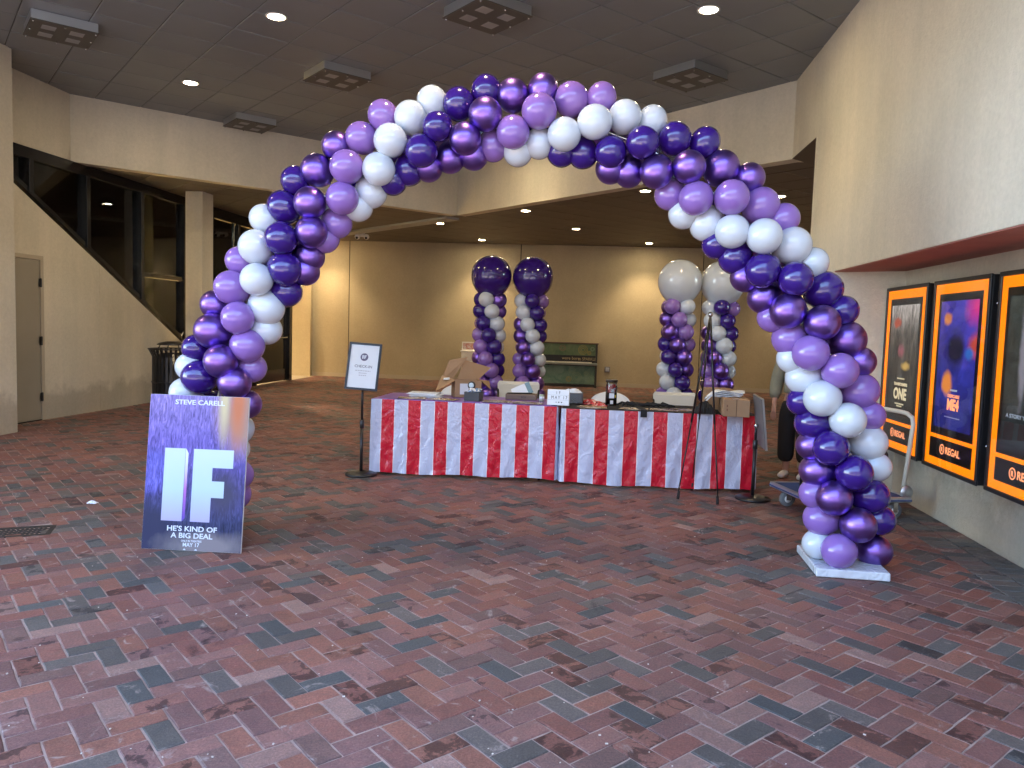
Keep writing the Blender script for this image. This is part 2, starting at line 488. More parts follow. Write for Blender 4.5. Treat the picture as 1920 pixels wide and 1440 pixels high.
# --- clay pavers in herringbone, each a piece
def pave():
    L, Wd = 0.196, 0.098
    ang = R(39.5); ca, sa = math.cos(ang), math.sin(ang)
    rnd = random.Random(3)
    reds = [(0.197, 0.090, 0.073), (0.212, 0.096, 0.075), (0.182, 0.086, 0.075), (0.199, 0.101, 0.086), (0.190, 0.081, 0.065), (0.167, 0.088, 0.080), (0.224, 0.099, 0.073), (0.150, 0.088, 0.078)]
    darks = [(0.087, 0.088, 0.086), (0.101, 0.099, 0.094), (0.076, 0.080, 0.080), (0.113, 0.096, 0.087), (0.094, 0.085, 0.078)]
    pales = [(0.255, 0.157, 0.132), (0.230, 0.136, 0.115)]
    def inside(x, y):
        if not (0.3 < y < yb(x) - 0.02): return False
        if y > 13.9 and x > 8.5: return False
        if x < xl(y) + 0.02: return False
        if y < 8.5 and x > xn(y) - 0.335: return False
        if x > 8.8: return False
        # keep the drain grate clear
        gx, gy = (x + 3.30) * 0.927 + (y - 4.98) * 0.375, -(x + 3.30) * 0.375 + (y - 4.98) * 0.927
        if -0.46 < gx < 0.25 and -0.13 < gy < 0.14: return False
        d = Vector((x, y, 0)) - Vector((0, 0, CAM_H)); dz = d.dot(_f)
        return dz > 0.3 and (y < 4.5 or abs(d.dot(_r) / dz) < 1.05) and abs(x) < 5.2 + 0.3 * y
    items = []
    Nn = 260
    for k in range(-Nn, Nn):
        for m_ in range(-Nn // 2, Nn // 2):
            for typ in (0, 1):
                bx, by = (k + 2 * m_, k - 2 * m_)
                if typ == 0: cx, cy, w, h = bx + 1.0, by + 0.5, 2, 1
                else: cx, cy, w, h = bx + 0.5, by + 2.0, 1, 2
                u, v = cx * Wd, cy * Wd
                if abs(u) > 24 or abs(v) > 24: continue
                x, y = u * ca - v * sa, u * sa + v * ca + 8
                if inside(x, y): items.append((x, y, ang + (0 if typ == 0 else math.pi / 2)))
    # the soldier course along the poster wall
    y = 0.4
    while y < 7.1 and True:
        for j, off in enumerate((0.104, 0.302)):
            yy = y + (0.05 if j else 0)
            items.append((xn(yy) - off, yy, WD + math.pi / 2))
        y += 0.1
    def colour(soldier=False):
        r = rnd.random()
        if soldier: c = rnd.choice(darks + darks + [(0.14, 0.1, 0.09), (0.15, 0.085, 0.075)])
        elif r < 0.235: c = rnd.choice(darks)
        elif r < 0.252: c = rnd.choice(pales)
        else: c = rnd.choice(reds)
        k = rnd.uniform(0.86, 1.14)
        return tuple(q * k for q in c) + ((rnd.uniform(0.42, 0.60) if rnd.random() < 0.13 else 0.0),)
    def brick_verts(g=0.0034, e=0.003):
        x0, y0 = 0.098 - g, 0.049 - g
        j = lambda: rnd.uniform(-0.0017, 0.0017)
        zz = rnd.uniform(-0.0022, 0.0012); tx, ty = rnd.uniform(-0.012, 0.012), rnd.uniform(-0.02, 0.02)
        out = []
        for px_, py_ in ((-1, -1), (-0.34, -1), (0.3, -1), (1, -1), (1, 0), (1, 1), (0.36, 1), (-0.3, 1), (-1, 1), (-1, 0)):
            out.append((px_ * x0 + j(), py_ * y0 + j()))
        n = len(out)
        top = [(x - e * (1 if x > 0 else -1) * (abs(x) > 0.07), y - e * (1 if y > 0 else -1) * (abs(y) > 0.03), zz + x * tx + y * ty) for x, y in out]
        mid = [(x, y, zz - 0.003 + x * tx + y * ty) for x, y in out]
        low = [(x, y, -0.016) for x, y in out]
        fs = [tuple(range(n))] + [(n + i, n + (i + 1) % n, (i + 1) % n, i) for i in range(n)] + [(2 * n + i, 2 * n + (i + 1) % n, n + (i + 1) % n, n + i) for i in range(n)]
        return top + mid + low, fs
    def paint(me, cols):
        a = me.color_attributes.new('tint', 'FLOAT_COLOR', 'POINT')
        a.data.foreach_set('color', [q for c in cols for q in c])
    variants = []
    for i in range(40):
        vs_, fs = brick_verts()
        me = bpy.data.meshes.new('brick'); me.from_pydata(vs_, [], fs); me.materials.append(M['brick'])
        paint(me, [colour()] * len(vs_)); me.update()
        variants.append(me)
    items.sort(key=lambda t: (not in_view((t[0], t[1], 0)), t[0] ** 2 + t[1] ** 2))
    for (x, y, a) in items[:298]:
        o = bpy.data.objects.new('brick', rnd.choice(variants)); col.objects.link(o)
        o.parent = pavement; o.location = (x, y, 0.0055 if (x > xn(y) - 0.335 and y < 7.2) else 0); o.rotation_euler = (0, 0, a + (math.pi if rnd.random() < 0.5 else 0))
    V, Fs, Cs = [], [], []
    for (x, y, a) in items[298:]:
        vs_, fs = brick_verts(); c, s_ = math.cos(a), math.sin(a); o = len(V)
        sol = x > xn(y) - 0.335 and y < 7.2; cc = colour(sol)
        for q in vs_:
            V.append((x + q[0] * c - q[1] * s_, y + q[0] * s_ + q[1] * c, q[2] + (0.0055 if sol else 0))); Cs.append(cc)
        Fs += [tuple(i + o for i in f) for f in fs]
    me = bpy.data.meshes.new('bricks'); me.from_pydata(V, [], Fs); me.materials.append(M['brick'])
    paint(me, Cs); me.update()
    o = link('bricks', me, pavement); o['kind'] = 'stuff'
pave()

# --- ceilings of square panels, laid on the diagonal
def inpoly(p, poly):
    ins = False; n = len(poly)
    for i in range(n):
        a, b = poly[i], poly[(i + 1) % n]
        if (a[1] > p[1]) != (b[1] > p[1]) and p[0] < (b[0] - a[0]) * (p[1] - a[1]) / (b[1] - a[1]) + a[0]: ins = not ins
    return ins
def panels(name, slab_name, poly, z, m, origin, size, gap, tilt, keep=lambda p: True):
    sl = MB(); sl.prism(poly, z + 0.008, z + 0.06)
    root = struct(slab_name, sl, M['grid'])
    rnd = random.Random(5)
    h = size / 2 - gap
    variants = []
    for i in range(6):
        t = MB()
        e = [rnd.uniform(-tilt, tilt) for _ in range(4)]
        b = 0.006
        top = [(-h + b, -h + b, e[0]), (h - b, -h + b, e[1]), (h - b, h - b, e[2]), (-h + b, h - b, e[3])]
        mid = [(-h, -h, 0.004 + e[0]), (h, -h, 0.004 + e[1]), (h, h, 0.004 + e[2]), (-h, h, 0.004 + e[3])]
        up = [(q[0], q[1], 0.02) for q in mid]
        t.add(top + mid + up, [(3, 2, 1, 0)] + [(i_, (i_ + 1) % 4, 4 + (i_ + 1) % 4, 4 + i_) for i_ in range(4)] + [(4 + i_, 4 + (i_ + 1) % 4, 8 + (i_ + 1) % 4, 8 + i_) for i_ in range(4)])
        variants.append(t.mesh(name, m))
    rest = MB(); seen = []
    for i in range(-40, 40):
        for j in range(-40, 40):
            p = Vector(origin) + E1 * size * (i + 0.5) + E2 * size * (j + 0.5)
            cs = [p + E1 * size * a * 0.48 + E2 * size * b * 0.48 for a in (-1, 1) for b in (-1, 1)]
            if not any(inpoly(c_, poly) for c_ in cs) or not keep(p): continue
            if any(in_view((c_.x, c_.y, z)) for c_ in cs): seen.append(p)
            else:
                rest.slab([(c_.x, c_.y, z) for c_ in (cs[0], cs[1], cs[3], cs[2])], (0, 0, 1), 0.02)
    seen.sort(key=lambda p: p.length)
    for p in seen[:298]:
        o = bpy.data.objects.new(name, rnd.choice(variants)); col.objects.link(o)
        o.parent = root; o.location = (p.x, p.y, z); o.rotation_euler = (0, 0, R(38.56))
    for p in seen[298:]:
        cs = [p + E1 * size * a * 0.49 + E2 * size * b * 0.49 for a in (-1, 1) for b in (-1, 1)]
        rest.slab([(c_.x, c_.y, z) for c_ in (cs[0], cs[1], cs[3], cs[2])], (0, 0, 1), 0.02)
    o = rest.build(name + 's', m, root); o['kind'] = 'stuff'
    return root
CEIL_EDGE = 2.4
ceil_poly = [(xl(CEIL_EDGE) - 0.2, CEIL_EDGE), (xr(CEIL_EDGE) + 0.3, CEIL_EDGE), (xr(9.6) + 0.3, 9.6), (K.x + 0.1, K.y + 0.15), (C1.x - 0.1, C1.y + 0.1)]
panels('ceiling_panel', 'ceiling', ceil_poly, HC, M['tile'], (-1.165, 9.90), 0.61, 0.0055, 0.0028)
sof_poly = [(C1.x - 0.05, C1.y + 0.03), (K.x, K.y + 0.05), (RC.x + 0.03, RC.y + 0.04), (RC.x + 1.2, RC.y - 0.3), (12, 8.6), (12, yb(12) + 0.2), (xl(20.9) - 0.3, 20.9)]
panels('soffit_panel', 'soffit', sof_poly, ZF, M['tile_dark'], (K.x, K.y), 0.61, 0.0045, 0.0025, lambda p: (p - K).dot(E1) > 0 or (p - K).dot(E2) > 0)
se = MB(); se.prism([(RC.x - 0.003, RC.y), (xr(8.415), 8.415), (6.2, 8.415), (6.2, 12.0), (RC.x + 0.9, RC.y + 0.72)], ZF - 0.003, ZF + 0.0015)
se.build('soffit_edge', M['tile_dark'], [o for o in bpy.data.objects if o.name == 'soffit'][0])
rf = MB(); rf.prism([(-14, CEIL_EDGE), (14, CEIL_EDGE), (14, 24), (-14, 24)], 4.75, 5.3)
struct('roof', rf, M['stucco'])
rim = MB(); rim.bb(-7.9, 14, CEIL_EDGE - 0.15, CEIL_EDGE, 4.40, 5.3)
struct('roof_edge', rim, M['stucco'])

ob = thing('street_building', 'long dull brick building across the street, opposite the covered entrance', 'building', (0, -20, 0))
m_ = MB(); m_.bb(-40, 40, -12, 0, -0.03, 10); m_.build('wall', mat('dull_brick', (0.20, 0.165, 0.145), 0.9, vary=(0.6, 0.15)), ob)
m_ = MB(); m_.bb(-40.3, 40.3, -12.3, 0.3, 10.0, 10.5); m_.build('cornice', mat('grey_stone_trim', (0.30, 0.29, 0.27), 0.8), ob)
wm = MB(); wm.bb(-1.0, 1.0, 0.003, 0.05, -0.9, 0.9); wm = wm.mesh('window', mat('dark_window_glass', (0.03, 0.035, 0.04), 0.1))
for zz_ in (2.0, 5.0, 8.0):
    for k_ in range(-6, 7):
        o_ = link('window', wm, ob); o_.location = (k_ * 4.5, 0, zz_)

def wall(name, mb, m, label, bevel=0):
    return tag(mb.build(name, m, None, bevel), label, 'wall')

# left wall: stucco with a raking top edge under the glazing
def lw(y, z, off=0): return (xl(y) + off, y, z)
nl = (-math.sin(WD), math.cos(WD), 0)       # away from the room
w = MB()
w.slab([lw(5.0, 0), lw(11.60, 0), lw(11.60, 2.22), lw(9.89, 3.13), lw(9.72, 3.22), lw(5.0, 3.22)], nl, 0.25)
w.slab([lw(11.606, 0), lw(13.97, 0), lw(13.97, 0.97), lw(13.88, 1.0), lw(11.606, 2.217)], nl, 0.25)
w.slab([lw(5.0, 3.22), lw(9.72, 3.22), lw(9.72, 4.7), lw(5.0, 4.7)], nl, 0.25)
w.slab([lw(9.72, 3.62), lw(11.05, 3.62), lw(11.05, 4.7), lw(9.72, 4.7)], nl, 0.25)
wall('side_wall', w, M['stucco'], 'beige stucco side wall with a raking top below the triangular window')
w = MB(); w.prism([(xl(9.23) - 0.1, 8.5), (-6.05, 8.5), (-6.0, 9.23), (xl(9.23) - 0.1, 9.23)], 0, 4.7)
wall('wall_pilaster', w, M['stucco'], 'square stucco pilaster beside the beige metal door')
# fascia above the soffit, two runs meeting in a deep corner
def run(a, b, z0, z1, t, side):
    a, b = Vector(a), Vector(b); d = (b - a).normalized(); n_ = Vector((-d.y, d.x)) * t * side
    m_ = MB(); m_.prism([a, b, b + n_, a + n_], z0, z1); return m_
wall('fascia_wall', run(C1, K, ZF - 0.005, 4.7, 0.2, 1), M['stucco'], 'beige fascia over the triangular window and door side')
wall('fascia_wall', run(K, RC, ZF - 0.005, 4.7, 0.2, 1), M['stucco'], 'beige fascia running from the deep corner to the poster wall')
# right wall: overhanging upper part and the poster niche below
P0 = (3.10, 7.5); P1 = (3.62, 7.15)
w = MB()
w.slab([(xr(y_), y_, z_) for y_, z_ in ((-1.0, 2.103), (8.41, 2.103), (8.41, ZF), (9.67, ZF), (9.67, 4.7), (-1.0, 4.7))], (0.9937, -0.112, 0), 2.7)
w.prism([(xr(8.41), 8.41), P0, P1, (6.0, 7.15), (6.0, 8.41)], 0, 2.101)
w.prism([P1, (xn(-1.0), -1.0), (6.0, -1.0), (6.0, 7.149)], 0, 2.101)
w.bb(xr(8.41) - 0.008, xr(8.41) + 0.05, 8.36, 8.415, 0, ZF)
poster_wall = wall('poster_wall', w, M['stucco'], 'tall beige stucco wall with a low niche holding lit film posters')
s_ = MB(); s_.prism([(P0[0] + 0.002, P0[1]), (xr(-1.0) + 0.002, -1.0), (xn(-1.0), -1.0), P1], 2.093, 2.101)
s_.build('niche_soffit', M['terracotta'], poster_wall)

# back wall of tall stucco panels
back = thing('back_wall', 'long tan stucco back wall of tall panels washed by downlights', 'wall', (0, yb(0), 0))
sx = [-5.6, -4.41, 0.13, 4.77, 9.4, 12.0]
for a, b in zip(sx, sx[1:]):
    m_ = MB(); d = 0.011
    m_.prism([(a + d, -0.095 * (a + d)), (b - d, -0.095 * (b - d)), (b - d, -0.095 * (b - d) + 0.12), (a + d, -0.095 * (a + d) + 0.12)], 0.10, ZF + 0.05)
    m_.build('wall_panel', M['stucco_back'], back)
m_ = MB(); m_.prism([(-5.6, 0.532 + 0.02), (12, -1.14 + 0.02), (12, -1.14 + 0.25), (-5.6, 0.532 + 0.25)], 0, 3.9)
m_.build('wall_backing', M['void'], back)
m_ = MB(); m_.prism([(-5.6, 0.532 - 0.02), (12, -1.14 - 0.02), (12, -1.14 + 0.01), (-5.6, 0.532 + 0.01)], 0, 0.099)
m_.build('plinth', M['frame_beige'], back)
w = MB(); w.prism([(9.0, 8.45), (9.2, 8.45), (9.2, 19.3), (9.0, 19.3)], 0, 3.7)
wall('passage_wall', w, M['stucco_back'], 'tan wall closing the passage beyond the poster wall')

# free-standing square column
w = MB(); w.prism([(-5.70, 13.30), (-5.39, 13.265), (-5.35, 13.63), (-5.66, 13.665)], 0, ZF + 0.02)
tag(w.build('square_column', M['stucco'], None, 0.006), 'square stucco column standing in front of the dark glazing', 'column')

# ------------------------------------------------------------------ triangular window and entrance glazing
fwin = thing('raking_window', 'black framed triangular window above the raking stucco wall', 'window', (xl(10), 10, 0), WD)
# local x runs along the wall away from the street, local y is away from the room
def sx_(y): return (y - 10.0) / math.sin(WD)
zs = lambda x: 3.08 - (x + 0.11) * (2.13 / 4.02)
xa, xb = sx_(9.72), sx_(13.96)
def fbar(p, q, wd, dep, name='frame_bar', y0=-0.03):
    (x0, z0), (x1, z1) = p, q
    L = math.hypot(x1 - x0, z1 - z0); a = math.atan2(z1 - z0, x1 - x0)
    m_ = MB(); m_.box(((x0 + x1) / 2, y0 + dep / 2, (z0 + z1) / 2), (L, dep, wd), Matrix.Rotation(-a, 3, 'Y'))
    return m_.build(name, M['black_alu'], fwin, 0.004)
fbar((xa, 3.535), (xb, 3.535), 0.15, 0.14, 'head_bar')
fbar((xa, zs(xa) + 0.12), (xb - 0.05, zs(xb) + 0.14), 0.07, 0.13, 'sill_bar')
mull = [sx_(10.19), sx_(11.31), sx_(12.63), sx_(13.91)]
for x in mull:
    fbar((x, zs(x) + 0.11), (x, 3.46), 0.08, 0.11, 'mullion', -0.05)
fbar((mull[2] + 0.045, 2.14), (mull[3] - 0.045, 2.14), 0.07, 0.12, 'transom')
ed = [xa] + mull
for a, b in zip(ed, ed[1:]):
    a2, b2 = a + 0.04, b - 0.04
    if a == mull[2]:
        polys = [[(a2, 2.18), (b2, 2.18), (b2, 3.46), (a2, 3.46)], [(a2, zs(a2) + 0.15), (b2, zs(b2) + 0.17), (b2, 2.10), (a2, 2.10)]]
    else:
        polys = [[(a2, zs(a2) + 0.15), (b2, zs(b2) + 0.15), (b2, 3.46), (a2, 3.46)]]
    for pg in polys:
        m_ = MB(); m_.slab([(x, 0.03, z) for x, z in pg], (0, 1, 0), 0.012)
        m_.build('pane', M['glass_store'], fwin)
w = MB(); w.slab([lw(10.95, 3.615), lw(18.9, 3.615), lw(18.9, 3.75), lw(10.95, 3.75)], nl, 0.2)
wall('lintel_wall', w, M['stucco'], 'narrow stucco strip over the black window heads')

ent = thing('entrance_glazing', 'tall black framed entrance glazing with a door beyond the square column', 'glazing', (xl(14.0), 14.0, 0), WD)
def ebar(x0, x1, z0, z1, name, y0=-0.03, dep=0.13):
    m_ = MB(); m_.bb(x0, x1, y0, y0 + dep, z0, z1); return m_.build(name, M['black_alu'], ent, 0.004)
Le = 4.75
ebar(0, Le, 3.40, 3.60, 'head_bar')
ebar(0, 2.9, 0, 0.12, 'sill_bar')
for x in (0.0, 0.85, 1.95, 2.9): ebar(x, x + 0.09, 0.12, 3.40, 'mullion', -0.05, 0.16)
ebar(Le - 0.16, Le, 0, 3.40, 'jamb', -0.06, 0.17)
ebar(3.0, Le - 0.17, 2.35, 2.47, 'transom')
for a, b, z0, z1 in ((0.1, 0.84, 0.13, 3.39), (0.95, 1.94, 0.13, 3.39), (2.05, 2.89, 0.13, 3.39), (3.0, Le - 0.17, 2.48, 3.39)):
    m_ = MB(); m_.bb(a, b, 0.03, 0.042, z0, z1); m_.build('pane', M['glass_store'], ent)
dr = MB(); a, b = 3.01, Le - 0.18
dr.bb(a, a + 0.11, 0, 0.05, 0.02, 2.34); dr.bb(b - 0.11, b, 0, 0.05, 0.02, 2.34); dr.bb(a + 0.11, b - 0.11, 0, 0.05, 0.02, 0.30); dr.bb(a + 0.11, b - 0.11, 0, 0.05, 2.22, 2.34)
door = dr.build('door', M['black_alu'], ent)
m_ = MB(); m_.bb(a + 0.11, b - 0.11, 0.02, 0.03, 0.30, 2.22); m_.build('pane', M['glass_store'], door)
m_ = MB(); m_.tube([(a + 0.11, -0.05, 1.05), (b - 0.11, -0.05, 1.05)], 0.014, 8); m_.build('push_bar', M['steel'], door)

# lobby behind the glass: a dim room with a stair handrail
lobby = MB()
def lo(y, d, z): return (xl(y) + nl[0] * d, y + nl[1] * d, z)
lobby.slab([lo(9.3, 5.2, 0), lo(20.3, 5.2, 0), lo(20.3, 5.2, 4.2), lo(9.3, 5.2, 4.2)], nl, 0.15)
lobby.slab([lo(20.3, 0.1, 0), lo(20.3, 5.3, 0), lo(20.3, 5.3, 4.2), lo(20.3, 0.1, 4.2)], (0.11, 0.99, 0), 0.15)
lobby.slab([lo(9.3, 0.26, 0), lo(9.3, 5.3, 0), lo(9.3, 5.3, 4.2), lo(9.3, 0.26, 4.2)], (-0.11, -0.99, 0), 0.15)
wall('lobby_wall', lobby, M['stucco_back'], 'tan lobby walls seen dimly through the black framed glass')
lf = MB(); lf.slab([lo(9.3, 0.0, 0.0), lo(20.3, 0.0, 0.0), lo(20.3, 5.3, 0.0), lo(9.3, 5.3, 0.0)], (0, 0, -1), 0.009)
struct('lobby_floor', lf, mat('lobby_tile', (0.40, 0.35, 0.27), 0.5))
lc = MB(); lc.slab([lo(9.3, 0.21, 3.72), lo(20.3, 0.21, 3.72), lo(20.3, 5.3, 3.72), lo(9.3, 5.3, 3.72)], (0, 0, 1), 0.05)
struct('lobby_ceiling', lc, mat('lobby_ceiling_paint', (0.33, 0.32, 0.30), 0.8))
hr = thing('stair_handrail', 'dark sloping stair rail behind the triangular glass', 'handrail', (0, 0, 0))
m_ = MB(); m_.tube([lo(9.9, 0.9, 4.0), lo(16.0, 0.9, 0.7)], 0.045, 8); m_.build('rail', M['black_metal'], hr)
m_ = MB(); m_.tube([lo(12.2, 0.9, 2.75), lo(12.2, 0.9, 0.0)], 0.03, 8); m_.build('post', M['black_metal'], hr)
m_ = MB(); m_.tube([lo(14.6, 0.9, 1.45), lo(14.6, 0.9, 0.0)], 0.03, 8); m_.build('post', M['black_metal'], hr)
lcol = MB()
for y_ in (13.2, 16.3): lcol.box(Vector(lo(y_, 2.6, 1.86)), (0.35, 0.35, 3.7), Matrix.Rotation(WD, 3, 'Z'))
for i, y_ in enumerate((13.2, 16.3)):
    m_ = MB(); m_.box(Vector(lo(y_, 2.6, 1.86)), (0.3, 0.3, 3.7), Matrix.Rotation(WD, 3, 'Z'))
    tag(m_.build('lobby_column', M['black_metal'], None), ('dark square post inside the lobby behind the triangular glass', 'dark square post inside the lobby behind the entrance door')[i], 'post')

# beige metal door beside the pilaster
dth = thing('metal_door', 'closed beige metal door with three hinges in the side wall', 'door', (xl(9.42), 9.42, 0), WD)
m_ = MB(); m_.bb(-0.05, 0.0, -0.025, 0.0, 0, 2.16); m_.bb(0.94, 1.0, -0.025, 0.0, 0, 2.16); m_.bb(-0.05, 1.0, -0.025, 0.0, 2.162, 2.22)
m_.build('door_frame', M['frame_beige'], dth, 0.003)
m_ = MB(); m_.bb(0.006, 0.934, -0.014, -0.002, 0.012, 2.154); m_.build('door_leaf', M['door'], dth, 0.002)
for z in (0.32, 1.08, 1.86):
    m_ = MB(); m_.lathe([(0.012, z - 0.06), (0.012, z + 0.06)], 8, (0.937, -0.028, 0)); m_.bb(0.905, 0.965, -0.0265, -0.024, z - 0.055, z + 0.055)
    m_.build('hinge', M['black_metal'], dth)
m_ = MB(); m_.bb(0.0, 0.94, -0.02, 0.0, 0.0, 0.011); m_.build('threshold', M['black_metal'], dth)

# ------------------------------------------------------------------ lamps in the ceilings
def downlight(x, y, z, label, energy, group, r=0.085, spot=118, blend=0.7, aim=0):
    t = thing('downlight', label, 'ceiling light', (x, y, z), 0, group)
    m_ = MB(); m_.smooth = True
    m_.lathe([(r + 0.025, -0.001), (r + 0.022, -0.007), (r, -0.006), (r - 0.004, 0.0)], 24); m_.build('trim_ring', M['white_paint'], t)
    m_ = MB(); m_.lathe([(0.0001, -0.004), (r - 0.003, -0.003)], 20); m_.build('lens', M['lamp'], t)
    l_ = bpy.data.lights.new('downlight_bulb', 'SPOT')
    l_.energy = energy * LAMP; l_.color = (1.0, 0.74, 0.43); l_.spot_size = R(spot); l_.spot_blend = blend; l_.shadow_soft_size = 0.07
    o = bpy.data.objects.new('bulb', l_); col.objects.link(o); o.parent = t; o.location = (0, 0, -0.02)
    if aim: o.rotation_euler = (R(aim), 0, 0)
    return t
CEIL_G, SOF_G = 'round downlights in the grey ceiling', 'round downlights in the brown soffit'
for x, y, lab in ((-2.51, 8.02, 'lit downlight in the grey ceiling, the one nearest the square fixture by the left edge'),
                  (-4.35, 10.31, 'lit downlight in the grey ceiling close to the beige fascia'),
                  (1.76, 7.53, 'lit downlight in the grey ceiling close to the tall poster wall')):
    downlight(x, y, HC - 0.001, lab, 24, CEIL_G)
for x, y, lab in ((-0.4, 12.6, 'lit downlight in the grey ceiling hidden behind the arch crown'), (-0.3, 4.8, 'lit downlight in the grey ceiling straight above the arch'),
                  (-4.9, 5.0, 'lit downlight in the grey ceiling over the open side by the drain grate')):
    downlight(x, y, HC - 0.001, lab, 24, CEIL_G)
WASH = 72
for x, y, lab, e in ((0.15, 14.28, 'soffit downlight just beyond the deep fascia corner', 14), (-1.63, 16.43, 'soffit downlight beside the grey ceiling channel', 14),
                  (1.27, 16.6, 'soffit downlight in the middle of the brown soffit', 14), (-0.86, 19.27, 'soffit downlight washing the back wall above the dark purple topper balloons', WASH),
                  (3.24, 18.88, 'soffit downlight washing the back wall above the white topper balloons', WASH), (1.95, 11.92, 'soffit downlight half hidden behind the arch shoulder', 14),
                  (4.05, 12.01, 'soffit downlight seen through the gap by the poster wall', 14), (-4.95, 19.66, 'soffit downlight washing the back wall near the entrance door', WASH),
                  (7.3, 18.50, 'soffit downlight washing the far end of the back wall', WASH), (-3.9, 14.6, 'soffit downlight near the square column', 18)):
    downlight(x, y, ZF - 0.001, lab, e, SOF_G, 0.075, *((92, 0.75, 11) if e == WASH else ()))
for y_, d, lab in ((12.9, 3.4, 'lit lobby downlight seen through the largest pane of the triangular window'), (11.6, 2.2, 'lit lobby downlight low behind the triangular window'),
                   (15.4, 3.4, 'lit lobby downlight behind the entrance glazing'), (17.6, 3.2, 'lit lobby downlight deep in the lobby')):
    p = lo(y_, d, 3.715); downlight(p[0], p[1], p[2], lab, 2600 if y_ < 14 else 420, 'downlights inside the lobby', 0.10, 128, 0.5)

def square_fixture(loc, label):
    t = thing('square_fixture', label, 'ceiling fixture', loc, R(38.56), 'square surface fixtures on the grey ceiling')
    h = 0.30
    m_ = MB()
    for a in (-1, 1):
        m_.bb(-h, h, a * h - 0.006, a * h + 0.006, -0.092, -0.001)
        m_.bb(a * h - 0.006, a * h + 0.006, -h + 0.006, h - 0.006, -0.092, -0.001)
    m_.build('side_panels', M['alu'], t)
    m_ = MB(); m_.bb(-h - 0.012, h + 0.012, -h - 0.012, h + 0.012, -0.104, -0.094); m_.build('diffuser_plate', M['bronze_plexi'], t, 0.002)
    for a in (-1, 1):
        for b in (-1, 1):
            m_ = MB(); m_.bb(a * 0.13 - 0.065, a * 0.13 + 0.065, b * 0.13 - 0.065, b * 0.13 + 0.065, -0.107, -0.1045); m_.build('lens', M['lens'], t)
    for a in (-1, 0, 1):
        for b in (-1, 0, 1):
            if a or b:
                m_ = MB(); m_.smooth = True; m_.lathe([(0.0001, -0.122), (0.007, -0.12), (0.009, -0.113), (0.006, -0.1045)], 10, (a * 0.285, b * 0.285, 0)); m_.build('cap_nut', M['steel'], t)
for p, lab in (((-4.94, 8.42), 'square ceiling fixture nearest the side wall, its metal edge bright'), ((-2.28, 9.70), 'square ceiling fixture left of the arch crown, clear of the walls'),
               ((-4.18, 12.08), 'square ceiling fixture tight against the beige fascia'), ((-0.35, 7.62), 'square ceiling fixture above the arch crown'), ((1.99, 9.28), 'square ceiling fixture between the arch and the tall poster wall')):
    square_fixture((p[0], p[1], HC), lab)

# soffit channel and camera
ch = MB(); a, b = Vector((-4.35, 18.85)), Vector((-1.28, 15.38)); d = (b - a).normalized(); n_ = Vector((-d.y, d.x)) * 0.16
ch.prism([a - n_, b - n_, b + n_, a + n_], ZF - 0.05, ZF - 0.004)
tag(ch.build('ceiling_channel', mat('grey_channel_paint', (0.34, 0.34, 0.33), 0.5), None, 0.004), 'long flat grey channel fixed under the brown soffit', 'channel')
sc_ = thing('security_camera', 'small white twin lens security camera under the soffit', 'security camera', (-3.72, 18.6, ZF))
m_ = MB(); m_.smooth = True; m_.lathe([(0.0001, -0.09), (0.06, -0.088), (0.075, -0.07), (0.075, 0)], 16); m_.build('mount', M['white_plastic'], sc_)
for a in (-1, 1):
    m_ = MB(); m_.smooth = True; m_.lathe([(0.0001, -0.07), (0.05, -0.05), (0.07, 0), (0.05, 0.05), (0.0001, 0.07)], 14, (a * 0.11, 0, -0.09)); m_.build('camera_head', M['white_plastic'], sc_)
    m_ = MB(); m_.smooth = True; m_.lathe([(0.03, -0.012), (0.03, 0.0), (0.0001, 0.006)], 12, (a * 0.11, -0.062, -0.125), 'Y'); m_.build('camera_lens', M['black_plastic'], sc_)

# ------------------------------------------------------------------ balloons
def balloon_mesh(k, n=28, rings=18):
    m_ = MB(); m_.smooth = True
    prof = [(0.0001, -1.20), (0.055, -1.20), (0.045, -1.165), (0.07, -1.13)]
    for i in range(1, rings + 1):
        t = math.pi * (1 - i / (rings + 0.5)) * 0.985
        z = math.cos(t); r_ = math.sin(t)
        if z < 0:
            r_ *= 1 - 0.10 * (-z) ** 3; z *= 1.12
        prof.append((r_, z))
    prof.append((0.0001, 1.0))
    m_.lathe(prof, n)
    return m_.mesh('balloon', M[k])
BM = {k: balloon_mesh(k) for k in 'wdlc'}
def balloon(parent, p, r, k, centre, stretch=1.0, name='balloon'):
    o = bpy.data.objects.new(name, BM[k]); col.objects.link(o); o.parent = parent
    o.location = p
    d = (Vector(p) - Vector(centre))
    if d.length < 1e-4: d = Vector((0, 0, 1))
    o.rotation_euler = d.to_track_quat('Z', 'Y').to_euler()
    o.scale = (r, r, r * stretch)
    return o
